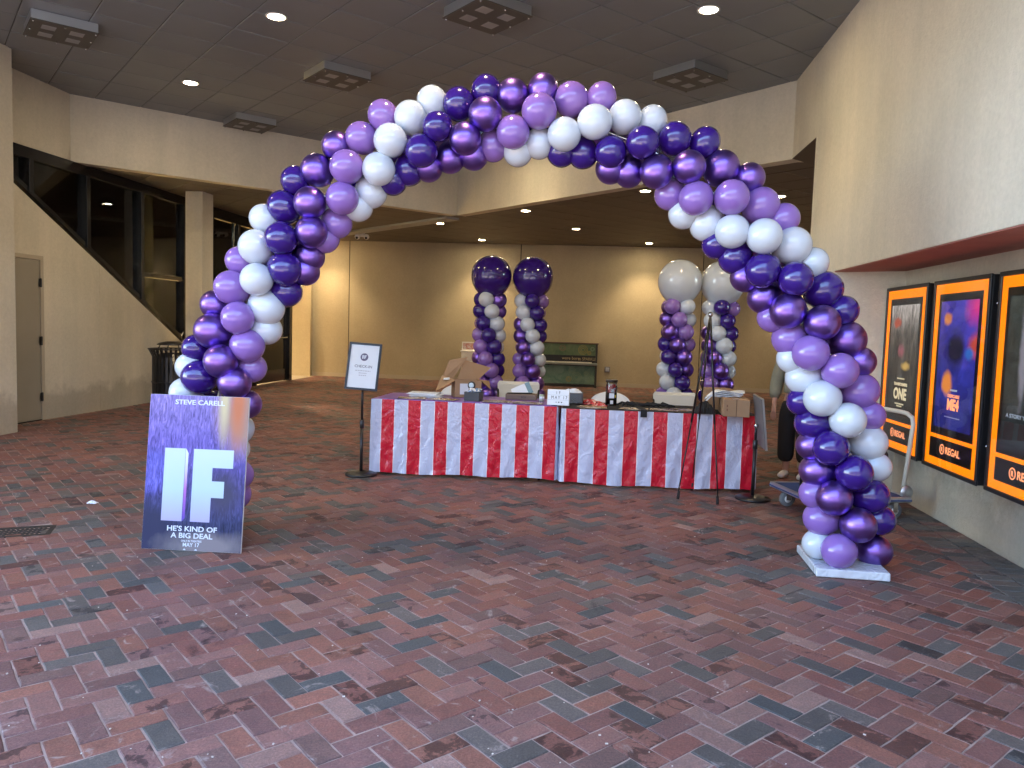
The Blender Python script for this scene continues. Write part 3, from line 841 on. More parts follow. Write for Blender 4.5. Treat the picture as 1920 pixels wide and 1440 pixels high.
ARCH = """-0.564 4.972 2.875 0.097 w -0.52 4.97 2.70;-0.392 4.942 2.858 0.100 d -0.37 4.96 2.72;-0.220 4.946 2.947 0.095 d -0.18 4.94 2.75;-0.054 4.934 2.919 0.103 c -0.04 4.93 2.77;0.136 4.920 2.956 0.095 c 0.12 4.92 2.76;0.315 4.906 2.896 0.110 l 0.31 4.91 2.75;0.503 4.892 2.907 0.095 l 0.46 4.90 2.73;-0.216 4.807 2.761 0.104 c -0.21 4.95 2.75;0.114 4.785 2.784 0.107 l 0.11 4.92 2.76;-0.042 4.811 2.658 0.102 l -0.06 4.93 2.77;0.452 4.747 2.718 0.108 w 0.46 4.90 2.73;0.272 4.778 2.647 0.103 w 0.28 4.91 2.75;0.643 4.811 2.775 0.104 w 0.61 4.88 2.68;0.124 4.904 2.614 0.096 w 0.13 4.92 2.76;-0.009 4.931 2.573 0.095 w 0.00 4.93 2.77;-0.510 4.821 2.682 0.094 d -0.52 4.97 2.70;-0.338 4.831 2.615 0.101 c -0.36 4.96 2.72;-0.439 4.963 2.521 0.097 c -0.47 4.97 2.71;-0.169 4.943 2.601 0.093 l -0.20 4.94 2.75;-0.290 4.952 2.546 0.095 c -0.32 4.95 2.73;0.400 4.900 2.563 0.099 d 0.41 4.90 2.74;0.561 4.789 2.553 0.100 d 0.61 4.88 2.68;0.266 4.910 2.571 0.095 d 0.28 4.91 2.75;-0.692 4.932 2.761 0.103 w -0.65 4.98 2.65;-0.878 4.996 2.785 0.095 l -0.80 4.99 2.59;-1.017 5.006 2.643 0.105 l -0.92 5.00 2.52;-0.803 4.851 2.596 0.103 w -0.81 4.99 2.58;-1.078 4.875 2.430 0.105 l -1.07 5.01 2.41;-0.876 4.868 2.421 0.105 w -0.94 5.00 2.51;-0.610 4.855 2.538 0.103 d -0.66 4.98 2.64;-0.705 4.983 2.440 0.101 d -0.77 4.99 2.60;-0.811 4.991 2.378 0.095 d -0.92 5.00 2.52;-0.945 5.001 2.298 0.105 w -1.05 5.01 2.43;-1.107 4.896 2.238 0.106 l -1.20 5.02 2.31;-1.028 5.007 2.204 0.095 w -1.15 5.02 2.36;-1.166 5.017 2.096 0.098 l -1.30 5.03 2.21;-0.578 4.973 2.465 0.095 c -0.65 4.98 2.64;0.821 4.868 2.770 0.095 w 0.77 4.87 2.62;0.745 4.724 2.600 0.102 d 0.76 4.87 2.62;0.955 4.812 2.650 0.104 d 0.89 4.86 2.54;0.693 4.878 2.455 0.095 c 0.75 4.87 2.62;0.841 4.750 2.434 0.103 c 0.91 4.86 2.54;0.950 4.859 2.318 0.098 l 1.03 4.85 2.46;0.577 4.887 2.473 0.095 c 0.64 4.88 2.66;1.150 4.844 2.641 0.095 d 1.04 4.85 2.46;1.028 4.706 2.460 0.102 c 1.04 4.85 2.46;1.259 4.836 2.487 0.111 c 1.17 4.84 2.37;1.433 4.823 2.431 0.095 c 1.31 4.83 2.26;1.084 4.729 2.278 0.106 l 1.16 4.84 2.37;1.291 4.691 2.284 0.108 l 1.30 4.83 2.27;1.507 4.806 2.261 0.114 l 1.41 4.82 2.16;1.653 4.806 2.184 0.095 l 1.51 4.82 2.06;1.185 4.841 2.142 0.105 w 1.28 4.83 2.28;1.311 4.714 2.084 0.105 w 1.41 4.82 2.17;1.493 4.667 2.055 0.107 w 1.52 4.82 2.06;1.703 4.762 2.018 0.116 w 1.61 4.81 1.94;1.044 4.852 2.205 0.095 w 1.17 4.84 2.37;1.256 4.836 2.022 0.095 d 1.40 4.83 2.17;1.842 4.792 1.917 0.095 w 1.71 4.80 1.81;1.368 4.827 1.938 0.108 d 1.50 4.82 2.08;1.506 4.705 1.854 0.108 d 1.62 4.81 1.92;1.692 4.654 1.805 0.107 d 1.71 4.80 1.80;1.920 4.786 1.755 0.114 d 1.79 4.80 1.67;2.043 4.777 1.629 0.095 d 1.87 4.79 1.54;1.557 4.813 1.695 0.101 c 1.72 4.80 1.79;1.436 4.822 1.818 0.095 c 1.60 4.81 1.95;1.669 4.691 1.613 0.108 c 1.79 4.80 1.67;1.866 4.647 1.547 0.107 c 1.87 4.79 1.53;2.077 4.774 1.448 0.117 c 1.93 4.79 1.39;2.168 4.767 1.315 0.095 c 1.98 4.78 1.27;1.727 4.800 1.444 0.111 l 1.88 4.79 1.51;1.616 4.809 1.574 0.095 l 1.79 4.80 1.68;1.812 4.662 1.361 0.111 l 1.93 4.79 1.39;1.988 4.640 1.260 0.110 l 1.99 4.78 1.24;2.174 4.767 1.132 0.113 l 2.03 4.78 1.09;2.241 4.762 0.977 0.095 l 2.06 4.78 0.95;1.747 4.799 1.321 0.095 w 1.93 4.79 1.40;1.829 4.793 1.203 0.110 w 1.99 4.78 1.24;1.899 4.658 1.087 0.111 w 2.03 4.78 1.10;2.051 4.630 0.960 0.110 w 2.07 4.78 0.94;2.246 4.762 0.809 0.113 w 2.09 4.77 0.78;2.298 4.758 0.656 0.095 w 2.12 4.77 0.63;1.828 4.793 1.055 0.095 d 2.02 4.78 1.11;1.904 4.787 0.923 0.110 d 2.06 4.78 0.95;1.966 4.648 0.784 0.107 d 2.09 4.77 0.78;2.110 4.628 0.637 0.110 d 2.12 4.77 0.61;1.903 4.787 0.777 0.095 c 2.09 4.77 0.81;1.948 4.784 0.619 0.107 c 2.11 4.77 0.65;2.267 4.732 0.477 0.112 d 2.14 4.77 0.46;2.005 4.648 0.474 0.107 c 2.14 4.77 0.45;1.937 4.785 0.472 0.095 l 2.13 4.77 0.49;1.989 4.781 0.313 0.110 l 2.15 4.77 0.33;2.154 4.627 0.314 0.110 c 2.16 4.77 0.27;2.342 4.754 0.320 0.095 d 2.15 4.77 0.30;1.973 4.782 0.146 0.093 w 2.17 4.77 0.16;2.050 4.635 0.147 0.107 l 2.17 4.77 0.11;2.329 4.755 0.121 0.103 c 2.17 4.77 0.11;-1.652 5.054 2.117 0.095 w -1.49 5.04 1.99;-1.521 5.044 2.195 0.109 d -1.40 5.04 2.09;-1.310 4.889 2.204 0.102 c -1.31 5.03 2.19;-1.678 4.978 1.925 0.111 w -1.61 5.05 1.85;-1.493 4.900 1.977 0.106 d -1.51 5.04 1.97;-1.303 4.908 2.024 0.103 c -1.40 5.04 2.09;-1.812 5.066 1.840 0.095 l -1.67 5.05 1.76;-1.649 4.908 1.714 0.106 w -1.69 5.06 1.72;-1.480 4.943 1.789 0.107 d -1.60 5.05 1.86;-1.347 5.031 1.883 0.098 c -1.49 5.04 1.99;-1.839 4.988 1.661 0.111 l -1.76 5.06 1.61;-1.494 5.042 1.647 0.102 d -1.68 5.06 1.74;-1.616 5.008 1.538 0.112 w -1.76 5.06 1.61;-1.981 5.079 1.549 0.095 c -1.81 5.07 1.49;-1.771 4.917 1.466 0.106 l -1.82 5.07 1.46;-1.629 5.052 1.395 0.102 w -1.82 5.07 1.46;-1.966 5.005 1.374 0.115 c -1.87 5.07 1.33;-1.726 4.970 1.288 0.108 l -1.87 5.07 1.32;-2.112 5.088 1.256 0.092 d -1.90 5.07 1.21;-1.883 4.928 1.184 0.110 c -1.91 5.07 1.17;-1.728 5.060 1.138 0.099 l -1.91 5.07 1.17;-2.074 5.048 1.067 0.113 d -1.94 5.08 1.04;-1.802 4.953 1.044 0.107 c -1.94 5.08 1.05;-2.185 5.094 0.957 0.100 w -1.95 5.08 0.94;-2.061 5.223 0.873 0.098 d -1.96 5.08 0.89;-1.756 5.062 0.895 0.095 c -1.96 5.08 0.91;-2.149 5.091 1.130 0.095 w -1.93 5.07 1.09;-1.375 5.033 1.785 0.095 c -1.55 5.05 1.92;-1.242 5.023 1.995 0.095 l -1.38 5.03 2.11;-1.180 5.019 2.591 0.095 c -1.05 5.01 2.43;-1.305 5.028 2.434 0.105 c -1.19 5.02 2.32;-1.448 5.039 2.367 0.095 d -1.28 5.03 2.23;-0.209 5.085 2.733 0.104 w -0.21 4.95 2.75;0.113 5.058 2.740 0.104 d 0.11 4.92 2.76;0.463 5.044 2.750 0.104 c 0.46 4.90 2.73;-0.524 5.116 2.716 0.104 l -0.52 4.97 2.70;0.657 4.979 2.801 0.104 l 0.61 4.88 2.68;-0.812 5.131 2.573 0.104 c -0.81 4.99 2.58;-1.068 5.146 2.393 0.104 d -1.07 5.01 2.41;-0.707 5.103 2.749 0.104 l -0.66 4.98 2.64;0.779 5.022 2.638 0.104 l 0.76 4.87 2.62;0.975 4.973 2.640 0.104 w 0.91 4.86 2.54;1.053 4.998 2.455 0.104 w 1.04 4.85 2.46;1.304 4.974 2.248 0.104 d 1.30 4.83 2.27;1.542 4.965 2.058 0.104 c 1.52 4.82 2.06;1.732 4.912 1.992 0.104 l 1.62 4.81 1.92;1.735 4.949 1.789 0.104 l 1.71 4.80 1.80;1.877 4.932 1.510 0.104 w 1.87 4.79 1.53;1.990 4.922 1.219 0.104 d 1.99 4.78 1.24;2.081 4.920 0.915 0.104 c 2.07 4.78 0.94;2.130 4.914 0.577 0.104 l 2.12 4.77 0.61;2.268 4.892 0.435 0.104 w 2.14 4.77 0.45;2.158 4.909 0.235 0.104 w 2.16 4.77 0.27;-1.311 5.167 2.185 0.104 w -1.31 5.03 2.19;-1.534 5.123 1.784 0.104 c -1.61 5.05 1.85;-1.524 5.186 1.962 0.104 l -1.51 5.04 1.97;-1.737 5.206 1.722 0.104 c -1.69 5.06 1.72;-1.715 5.156 1.940 0.104 l -1.60 5.05 1.86;-1.866 5.216 1.462 0.104 d -1.82 5.07 1.46;-1.775 5.136 1.286 0.104 w -1.87 5.07 1.33;-2.018 5.170 1.360 0.104 d -1.87 5.07 1.32;-1.940 5.219 1.157 0.104 w -1.91 5.07 1.17;-1.837 5.124 0.720 0.106 w -1.98 5.08 0.72;-2.024 5.223 0.720 0.106 d -1.98 5.08 0.72;-2.123 5.036 0.720 0.106 c -1.98 5.08 0.72;-1.936 4.937 0.720 0.106 l -1.98 5.08 0.72;-1.899 5.206 0.565 0.106 w -1.98 5.08 0.56;-2.106 5.161 0.565 0.106 d -1.98 5.08 0.56;-2.061 4.954 0.565 0.106 c -1.98 5.08 0.56;-1.854 4.999 0.565 0.106 l -1.98 5.08 0.56;-1.999 5.229 0.410 0.106 w -1.98 5.08 0.41;-2.129 5.061 0.410 0.106 d -1.98 5.08 0.41;-1.961 4.931 0.410 0.106 c -1.98 5.08 0.41;-1.831 5.099 0.410 0.106 l -1.98 5.08 0.41;-2.091 5.181 0.255 0.106 w -1.98 5.08 0.25;-2.081 4.969 0.255 0.106 d -1.98 5.08 0.25;-1.869 4.979 0.255 0.106 c -1.98 5.08 0.25;-1.879 5.191 0.255 0.106 l -1.98 5.08 0.25"""
POLE = [(-1.98, 5.08, 0.26), (-1.97, 5.08, 0.52), (-1.97, 5.08, 0.77), (-1.94, 5.08, 1.04), (-1.88, 5.07, 1.31), (-1.77, 5.06, 1.58), (-1.63, 5.05, 1.82), (-1.44, 5.04, 2.05), (-1.19, 5.02, 2.32), (-0.87, 5.0, 2.56), (-0.52, 4.97, 2.7), (-0.04, 4.93, 2.77), (0.46, 4.9, 2.73), (0.79, 4.87, 2.61), (1.08, 4.85, 2.43), (1.32, 4.83, 2.25), (1.51, 4.82, 2.06), (1.71, 4.8, 1.81), (1.87, 4.79, 1.54), (1.98, 4.78, 1.27), (2.06, 4.78, 0.97), (2.12, 4.77, 0.63), (2.15, 4.77, 0.29), (2.17, 4.77, 0.09)]
arch = thing('balloon_arch', 'tall spiral balloon arch in white, lavender, chrome purple and deep purple', 'balloon arch', (0.1, 4.93, 0))
AO = Vector((0.1, 4.93, 0))
rb = random.Random(11)
for s in ARCH.split(';'):
    t = s.split(); p = Vector(map(float, t[:3])) - AO; q = Vector(map(float, t[5:8])) - AO
    balloon(arch, p, float(t[3]) * rb.uniform(0.985, 1.02), t[4], q, rb.uniform(0.97, 1.06))
m_ = MB(); m_.smooth = True
pp = [Vector((-1.99, 5.08, 0.03))] + [Vector(p) for p in POLE] + [Vector((2.17, 4.77, 0.03))]
m_.tube([p - AO for p in pp], 0.014, 8); m_.build('frame_pole', M['steel'], arch)
for c, a in (((2.14, 4.80), R(-8)), ((-2.11, 5.12), R(4))):
    m_ = MB(); rot = Matrix.Rotation(a, 3, 'Z')
    m_.box(Vector((c[0], c[1], 0.028)) - AO, (0.43, 0.53, 0.052), rot)
    m_.build('base_plate', M['wrap'], arch, 0.006)

def column(loc, label, order, phi0, dphi, top, ztop=1.82, layers=12):
    t = thing('balloon_column', label, 'balloon column', loc, 0, 'balloon columns behind the tables')
    dz = 0.157; z = ztop; rr = 0.104
    for L in range(layers):
        for j in range(4):
            ph = R(phi0 + dphi * L + 90 * j)
            R_ = 0.128
            p = (R_ * math.sin(ph), -R_ * math.cos(ph), z + rb.uniform(-0.006, 0.006))
            balloon(t, p, rr * rb.uniform(0.95, 1.03), order[j], (0, 0, z), rb.uniform(0.98, 1.06))
        z -= dz
    balloon(t, (0.01, 0, ztop + 0.318), 0.272, top, (0.01, 0, 3.5), 1.0, 'topper_balloon').rotation_euler = (0, 0, 0)
    m_ = MB(); m_.tube([(0, 0, 0.02), (0, 0, 1.98)], 0.014, 8); m_.build('pole', M['steel'], t)
    m_ = MB(); m_.lathe([(0.17, 0), (0.17, 0.015), (0.03, 0.03)], 24); m_.build('base', M['black_metal'], t)
# order lists the colours by growing angle; the first one stands at phi0 in the top layer
column((-0.33, 10.3, 0), 'balloon column with a deep purple topper, behind the open cardboard box', 'wcld', -21, 37, 'd')
column((0.225, 10.3, 0), 'balloon column with a deep purple topper, next to the painted piano', 'wdlc', -86, 33, 'd')
column((2.045, 9.6, 0), 'balloon column with a white topper, the one further from the poster wall', 'lwdc', -45, 43, 'w', 1.78)
column((2.575, 9.6, 0), 'balloon column with a white topper, behind the black easel legs', 'wdlc', -98, 38, 'w', 1.78)

# ------------------------------------------------------------------ film sign board
def art_mat(name, kind):
    m, n, l, b = _nodes(name)
    b.inputs['Roughness'].default_value = 0.55; b.inputs['Specular IOR Level'].default_value = 0.2
    tc = n.new('ShaderNodeTexCoord'); G = tc.outputs['Generated']
    sp = n.new('ShaderNodeSeparateXYZ'); l.new(G, sp.inputs[0]); X, Z = sp.outputs[0], sp.outputs[2]
    def mapn(scale, rot=(0, 0, 0), det=4, sc=1.0, dist=0.0, rough=0.6):
        mp = n.new('ShaderNodeMapping'); mp.inputs['Scale'].default_value = scale; mp.inputs['Rotation'].default_value = rot
        l.new(G, mp.inputs[0]); return _noise(n, l, mp.outputs[0], sc, det, rough, dist)
    def math_(op, a, b_):
        x = n.new('ShaderNodeMath'); x.operation = op
        for i, q in enumerate((a, b_)):
            if isinstance(q, (int, float)): x.inputs[i].default_value = q
            else: l.new(q, x.inputs[i])
        return x.outputs[0]
    def blob(cx, cz, rx, rz, soft=0.35, wob=0.25, sc=6):
        w_ = mapn((sc, sc, sc), (0, 0, 0), 4, 1.0)
        dx = math_('DIVIDE', math_('SUBTRACT', X, cx), rx); dz_ = math_('DIVIDE', math_('SUBTRACT', Z, cz), rz)
        d = math_('SQRT', math_('ADD', math_('MULTIPLY', dx, dx), math_('MULTIPLY', dz_, dz_)), 0)
        d = math_('ADD', d, math_('MULTIPLY', math_('SUBTRACT', w_, 0.5), wob * 2))
        r_ = _ramp(n, [(max(0, 1 - soft), (1, 1, 1)), (1.0, (0, 0, 0))]); l.new(math_('MULTIPLY', d, 1.0), r_.inputs[0]); return r_.outputs[0]
    if kind == 'fur':
        base = _ramp(n, [(0.0, (0.018, 0.024, 0.06)), (0.18, (0.035, 0.04, 0.10)), (0.42, (0.075, 0.066, 0.22)), (0.7, (0.15, 0.115, 0.39)), (1.0, (0.24, 0.19, 0.44))]); l.new(Z, base.inputs[0])
        fur = mapn((34, 1, 9), (0, 0.45, 0), 5, 1.0, 1.8, 0.66)
        fr = _ramp(n, [(0.30, (0.35, 0.33, 0.40)), (0.50, (0.95, 0.95, 0.95)), (0.70, (1.9, 1.8, 1.75))]); l.new(fur, fr.inputs[0])
        k = _mul(n, l, base.outputs[0], fr.outputs[0])
        k = _mul(n, l, k, _mul(n, l, (0.12, 0.11, 0.42), fr.outputs[0]), blob(0.06, 0.50, 0.20, 0.17, 0.35, 0.12, 14), 'MIX')
        k = _mul(n, l, k, (0.03, 0.032, 0.075), blob(0.05, 0.10, 0.34, 0.26, 0.5, 0.25, 9), 'MIX')
        k = _mul(n, l, k, (0.06, 0.055, 0.10), blob(0.78, 0.38, 0.26, 0.20, 0.7, 0.3, 5), 'MIX')
        k = _mul(n, l, k, (0.36, 0.22, 0.17), blob(0.97, 0.86, 0.36, 0.30, 0.6, 0.2, 5), 'MIX')
        k = _mul(n, l, k, (0.56, 0.47, 0.27), blob(0.755, 1.0, 0.075, 0.38, 0.75, 0.06, 7), 'MIX')
        k = _mul(n, l, k, (0.50, 0.17, 0.08), blob(0.895, 0.98, 0.10, 0.36, 0.7, 0.12, 9), 'MIX')
        k = _mul(n, l, k, (0.22, 0.19, 0.20), blob(0.62, 0.03, 0.55, 0.13, 0.6, 0.4, 4), 'MIX')
    elif kind == 'smoke':
        base = _ramp(n, [(0.0, (0.010, 0.009, 0.008)), (0.4, (0.024, 0.020, 0.016)), (0.75, (0.06, 0.052, 0.046)), (1.0, (0.26, 0.24, 0.23))]); l.new(Z, base.inputs[0])
        st = mapn((9, 1, 4), (0, 0.12, 0), 6, 1.0, 1.5, 0.75)
        fr = _ramp(n, [(0.38, (0.2, 0.2, 0.2)), (0.66, (2.6, 2.5, 2.4))]); l.new(st, fr.inputs[0])
        k = _mul(n, l, base.outputs[0], fr.outputs[0])
        k = _mul(n, l, k, (0.34, 0.06, 0.03), blob(0.25, 0.84, 0.18, 0.06, 0.6, 0.6, 9), 'MIX')
        k = _mul(n, l, k, (0.25, 0.07, 0.09), blob(0.45, 0.58, 0.16, 0.07, 0.7, 0.7, 10), 'MIX')
        k = _mul(n, l, k, (0.42, 0.26, 0.07), blob(0.62, 0.45, 0.17, 0.05, 0.7, 0.7, 10), 'MIX')
    elif kind == 'blue':
        base = _ramp(n, [(0.0, (0.010, 0.012, 0.10)), (0.45, (0.016, 0.018, 0.16)), (1.0, (0.04, 0.03, 0.24))]); l.new(Z, base.inputs[0])
        st = mapn((3, 1, 5), (0, 0.7, 0), 5, 1.0, 1.0, 0.6)
        fr = _ramp(n, [(0.3, (0.6, 0.6, 0.6)), (0.7, (1.6, 1.6, 1.7))]); l.new(st, fr.inputs[0])
        k = _mul(n, l, base.outputs[0], fr.outputs[0])
        k = _mul(n, l, k, (0.52, 0.03, 0.18), blob(1.0, 0.94, 0.40, 0.17, 0.8, 0.25, 4), 'MIX')
        k = _mul(n, l, k, (0.40, 0.05, 0.03), blob(1.0, 0.66, 0.26, 0.13, 0.6, 0.4, 5), 'MIX')
        k = _mul(n, l, k, (0.02, 0.10, 0.36), blob(0.84, 0.60, 0.16, 0.06, 0.5, 0.5, 6), 'MIX')
        k = _mul(n, l, k, (0.55, 0.17, 0.03), blob(0.30, 0.36, 0.17, 0.11, 0.5, 0.6, 5), 'MIX')
        k = _mul(n, l, k, (0.008, 0.008, 0.02), blob(0.48, 0.62, 0.30, 0.17, 0.5, 0.35, 5), 'MIX')
        k = _mul(n, l, k, (0.48, 0.16, 0.05), blob(0.22, 0.86, 0.13, 0.06, 0.5, 0.4, 5), 'MIX')
    else:
        base = _ramp(n, [(0.0, (0.012, 0.014, 0.016)), (1.0, (0.028, 0.034, 0.030))]); l.new(Z, base.inputs[0])
        st = mapn((5, 1, 9), (0, 0, 0), 6, 1.0, 1.0, 0.8)
        fr = _ramp(n, [(0.35, (0.5, 0.5, 0.5)), (0.7, (1.9, 1.9, 1.9))]); l.new(st, fr.inputs[0])
        k = _mul(n, l, base.outputs[0], fr.outputs[0])
        k = _mul(n, l, k, (0.15, 0.14, 0.16), blob(0.34, 0.62, 0.10, 0.42, 0.5, 0.5, 9), 'MIX')
    l.new(k, b.inputs['Base Color'])
    if kind != 'fur':
        l.new(k, b.inputs['Emission Color']); b.inputs['Emission Strength'].default_value = POSTER_GLOW
    return m

fb = thing('film_sign_board', 'foam board film sign with big white IF letters leaning on the arch base', 'sign board', (-2.30, 4.715, 0.0), (R(-7.2), 0, R(-4.0)))
BW, BH = 0.645, 0.975
m_ = MB(); m_.bb(0, BW, 0, 0.012, 0.002, BH); m_.build('foam_board', M['foam'], fb)
m_ = MB(); m_.bb(0.001, BW - 0.001, -0.0012, -0.0004, 0.003, BH - 0.001); m_.build('printed_sheet', art_mat('purple_fur_print', 'fur'), fb)
def grad_print():
    m, n, l, b = _nodes('letter_print'); b.inputs['Roughness'].default_value = 0.35
    tc = n.new('ShaderNodeTexCoord'); sp = n.new('ShaderNodeSeparateXYZ'); l.new(tc.outputs['Generated'], sp.inputs[0])
    r_ = _ramp(n, [(0.0, (0.40, 0.37, 0.60)), (0.45, (0.44, 0.58, 0.68)), (1.0, (0.52, 0.63, 0.68))]); l.new(sp.outputs[2], r_.inputs[0]); l.new(r_.outputs[0], b.inputs['Base Color'])
    return m
def grad_side():
    m, n, l, b = _nodes('letter_side_print'); b.inputs['Roughness'].default_value = 0.35
    tc = n.new('ShaderNodeTexCoord'); sp = n.new('ShaderNodeSeparateXYZ'); l.new(tc.outputs['Generated'], sp.inputs[0])
    r_ = _ramp(n, [(0.0, (0.09, 0.05, 0.42)), (0.45, (0.42, 0.14, 0.50)), (0.8, (0.62, 0.66, 0.80)), (1.0, (0.74, 0.82, 0.9))]); l.new(sp.outputs[2], r_.inputs[0]); l.new(r_.outputs[0], b.inputs['Base Color'])
    return m
lp = grad_print()
def uv(u, v): return (u * BW, -0.0013, (1 - v) * BH)
def flat(name, pts, m_at, parent, t=0.0012):
    q = MB(); q.slab(pts, (0, -1, 0), t); return q.build(name, m_at, parent)
flat('letter', [uv(0.182, 0.812), uv(0.39, 0.812), uv(0.39, 0.345), uv(0.182, 0.345)], lp, fb)
flat('letter_side', [uv(0.394, 0.812), uv(0.42, 0.79), uv(0.42, 0.375), uv(0.394, 0.345)], grad_side(), fb)
F_ = [(0.474, 0.812), (0.474, 0.345), (0.875, 0.345), (0.875, 0.462), (0.67, 0.462), (0.67, 0.548), (0.795, 0.548), (0.795, 0.654), (0.67, 0.654), (0.67, 0.812)]
flat('letter', [uv(*p) for p in F_], lp, fb)
def ct(s, u, v, w, h, m_at=None, bold=0.012): return text('lettering', s, m_at or M['ink_white'], fb, uv(u, v), w * BW, h * BH, bold=bold)
ct('STEVE CARELL', 0.505, 0.045, 0.50, 0.032, bold=0.02)
ct("HE'S KIND OF", 0.50, 0.858, 0.50, 0.035, bold=0.02)
ct('A BIG DEAL', 0.50, 0.902, 0.42, 0.034, bold=0.02)
ct('ONLY IN THEATRES', 0.50, 0.936, 0.205, 0.013)
ct('MAY 17', 0.50, 0.960, 0.165, 0.025, bold=0.015)
for u in (0.435, 0.55):
    flat('studio_mark', [uv(u - 0.014, 0.994), uv(u + 0.014, 0.994), uv(u + 0.005, 0.986), uv(u - 0.005, 0.986)], M['ink_white'], fb)

# ------------------------------------------------------------------ stand signs
def stand(loc, rot, label, frame_h, lean, spin, front=True):
    t = thing('sign_stand', label, 'sign stand', loc, rot, 'black pole sign stands')
    m_ = MB(); m_.smooth = True
    m_.lathe([(0.0001, 0), (0.15, 0.0), (0.155, 0.008), (0.15, 0.02), (0.10, 0.034), (0.03, 0.042), (0.0001, 0.042)], 32); m_.build('base', M['black_metal'], t)
    m_ = MB(); m_.smooth = True; m_.tube([(0, 0, 0.04), (0, 0, 0.45)], 0.016, 12); m_.build('lower_pole', M['black_metal'], t)
    m_ = MB(); m_.smooth = True; m_.tube([(0, 0, 0.45), (0, 0, 0.455), (0, 0, 0.53), (0, 0, 0.535)], [0.016, 0.021, 0.021, 0.013], 12); m_.build('collar', M['black_metal'], t)
    m_ = MB(); m_.smooth = True; m_.tube([(0, 0, 0.535), (0, 0.0, frame_h)], 0.012, 12); m_.build('upper_pole', M['black_metal'], t)
    m_ = MB(); m_.smooth = True; m_.lathe([(0.0001, -0.02), (0.018, -0.016), (0.022, 0), (0.018, 0.016), (0.0001, 0.02)], 12, (0, 0, frame_h)); m_.build('swivel_ball', M['steel'], t)
    W_, H_ = 0.31, 0.455
    Mx = Matrix.Translation((0, -0.035, frame_h)) @ Matrix.Rotation(lean, 4, 'X') @ Matrix.Rotation(spin, 4, 'Y')
    def put(mb, name, m_at, par=t):
        mb.v = [tuple(Mx @ Vector(q)) for q in mb.v]; return mb.build(name, m_at, par)
    fz = -0.10 if front else -0.19
    z0, z1 = fz, fz + H_
    f = MB(); e = 0.02
    f.bb(-W_ / 2, W_ / 2, -0.012, 0.004, z0, z0 + e); f.bb(-W_ / 2, W_ / 2, -0.012, 0.004, z1 - e, z1)
    f.bb(-W_ / 2, -W_ / 2 + e, -0.012, 0.004, z0 + e, z1 - e); f.bb(W_ / 2 - e, W_ / 2, -0.012, 0.004, z0 + e, z1 - e)
    put(f, 'frame', M['black_metal'] if front else M['alu'])
    b = MB(); b.bb(-W_ / 2 + 0.004, W_ / 2 - 0.004, 0.0045, 0.008, z0 + 0.004, z1 - 0.004); put(b, 'back_plate', mat('grey_back_plate', (0.16, 0.16, 0.165), 0.5))
    sh = MB(); sh.bb(-W_ / 2 + e, W_ / 2 - e, -0.006, 0.0, z0 + e, z1 - e); put(sh, 'sheet', M['paper'])
    if front:
        cz = z0 + H_ * 0.70
        d = MB(); d.lathe([(0.0001, -0.0075), (0.037, -0.0075), (0.037, -0.0065)], 32, (0, 0, cz), 'Y'); put(d, 'round_emblem', mat('emblem_print', (0.115, 0.10, 0.17), 0.5))
        for pts in ([(-0.020, -0.016), (-0.007, -0.016), (-0.007, 0.018), (-0.020, 0.018)],
                    [(-0.001, -0.016), (0.010, -0.016), (0.010, -0.004), (0.016, -0.004), (0.016, 0.004), (0.010, 0.004), (0.010, 0.009), (0.021, 0.009), (0.021, 0.018), (-0.001, 0.018)]):
            q = MB(); q.slab([(x, -0.0076, cz + z) for x, z in pts], (0, -1, 0), 0.0008); put(q, 'letter', M['ink_white'])
        def tx(s, z, w, h, m_at, b_=0.0):
            o = text('lettering', s, m_at, None, (0, -0.0062, z0 + H_ * z), w, h, bold=b_)
            me = o.data
            for v in me.vertices: v.co = Mx @ v.co
            o.parent = t
        tx('CHECK-IN', 0.502, 0.165, 0.026, M['ink_dark'], 0.006)
        # three short printed lines too small to read
        for z, w_ in ((0.408, 0.145), (0.358, 0.075), (0.31, 0.07)):
            x = -w_ / 2; rr_ = random.Random(int(z * 1000)); q = MB()
            while x < w_ / 2:
                l_ = rr_.uniform(0.010, 0.024); q.bb(x, min(x + l_, w_ / 2), -0.0068, -0.0061, z0 + H_ * z - 0.004, z0 + H_ * z + 0.004); x += l_ + 0.005
            put(q, 'small_print', M['ink_grey'])
    return t
stand((-1.425, 7.27, 0), R(0), 'black pole stand with the white CHECK-IN sheet beside the striped tables', 0.92, R(-14), R(3))
stand((2.17, 6.72, 0), R(86), 'black pole stand seen edge on, its grey back to the tables', 0.66, R(-8), R(-4), False)

# ------------------------------------------------------------------ easel
ez = thing('display_easel', 'empty black tripod easel of thin tubes in front of the striped tables', 'easel', (1.70, 6.68, 0))
apx = Vector((1.725, 6.75, 1.63)) - Vector((1.70, 6.68, 0))
for p, rr_ in (((1.79, 6.45), 0.008), ((1.485, 6.62), 0.008), ((1.70, 7.02), 0.007)):
    q = Vector((p[0], p[1], 0)) - Vector((1.70, 6.68, 0)); m_ = MB(); m_.smooth = True
    mid = q.lerp(apx, 0.42)
    m_.tube([q + Vector((0, 0, 0.05)).lerp(Vector((0, 0, 0.05)), 0), mid], rr_ * 0.8, 8); m_.tube([mid, apx], rr_ * 1.15, 8)
    leg = m_.build('leg', M['black_metal'], ez)
    m_ = MB(); m_.smooth = True; d = (apx - q).normalized(); m_.tube([q + d * 0.0 + Vector((0, 0, 0.005)), q + d * 0.07 + Vector((0, 0, 0.005))], 0.013, 8); m_.build('rubber_foot', M['rubber'], leg)
m_ = MB(); m_.smooth = True; m_.lathe([(0.0001, -0.03), (0.018, -0.02), (0.02, 0.01), (0.0001, 0.025)], 12, apx); m_.build('top_joint', M['steel'], ez)

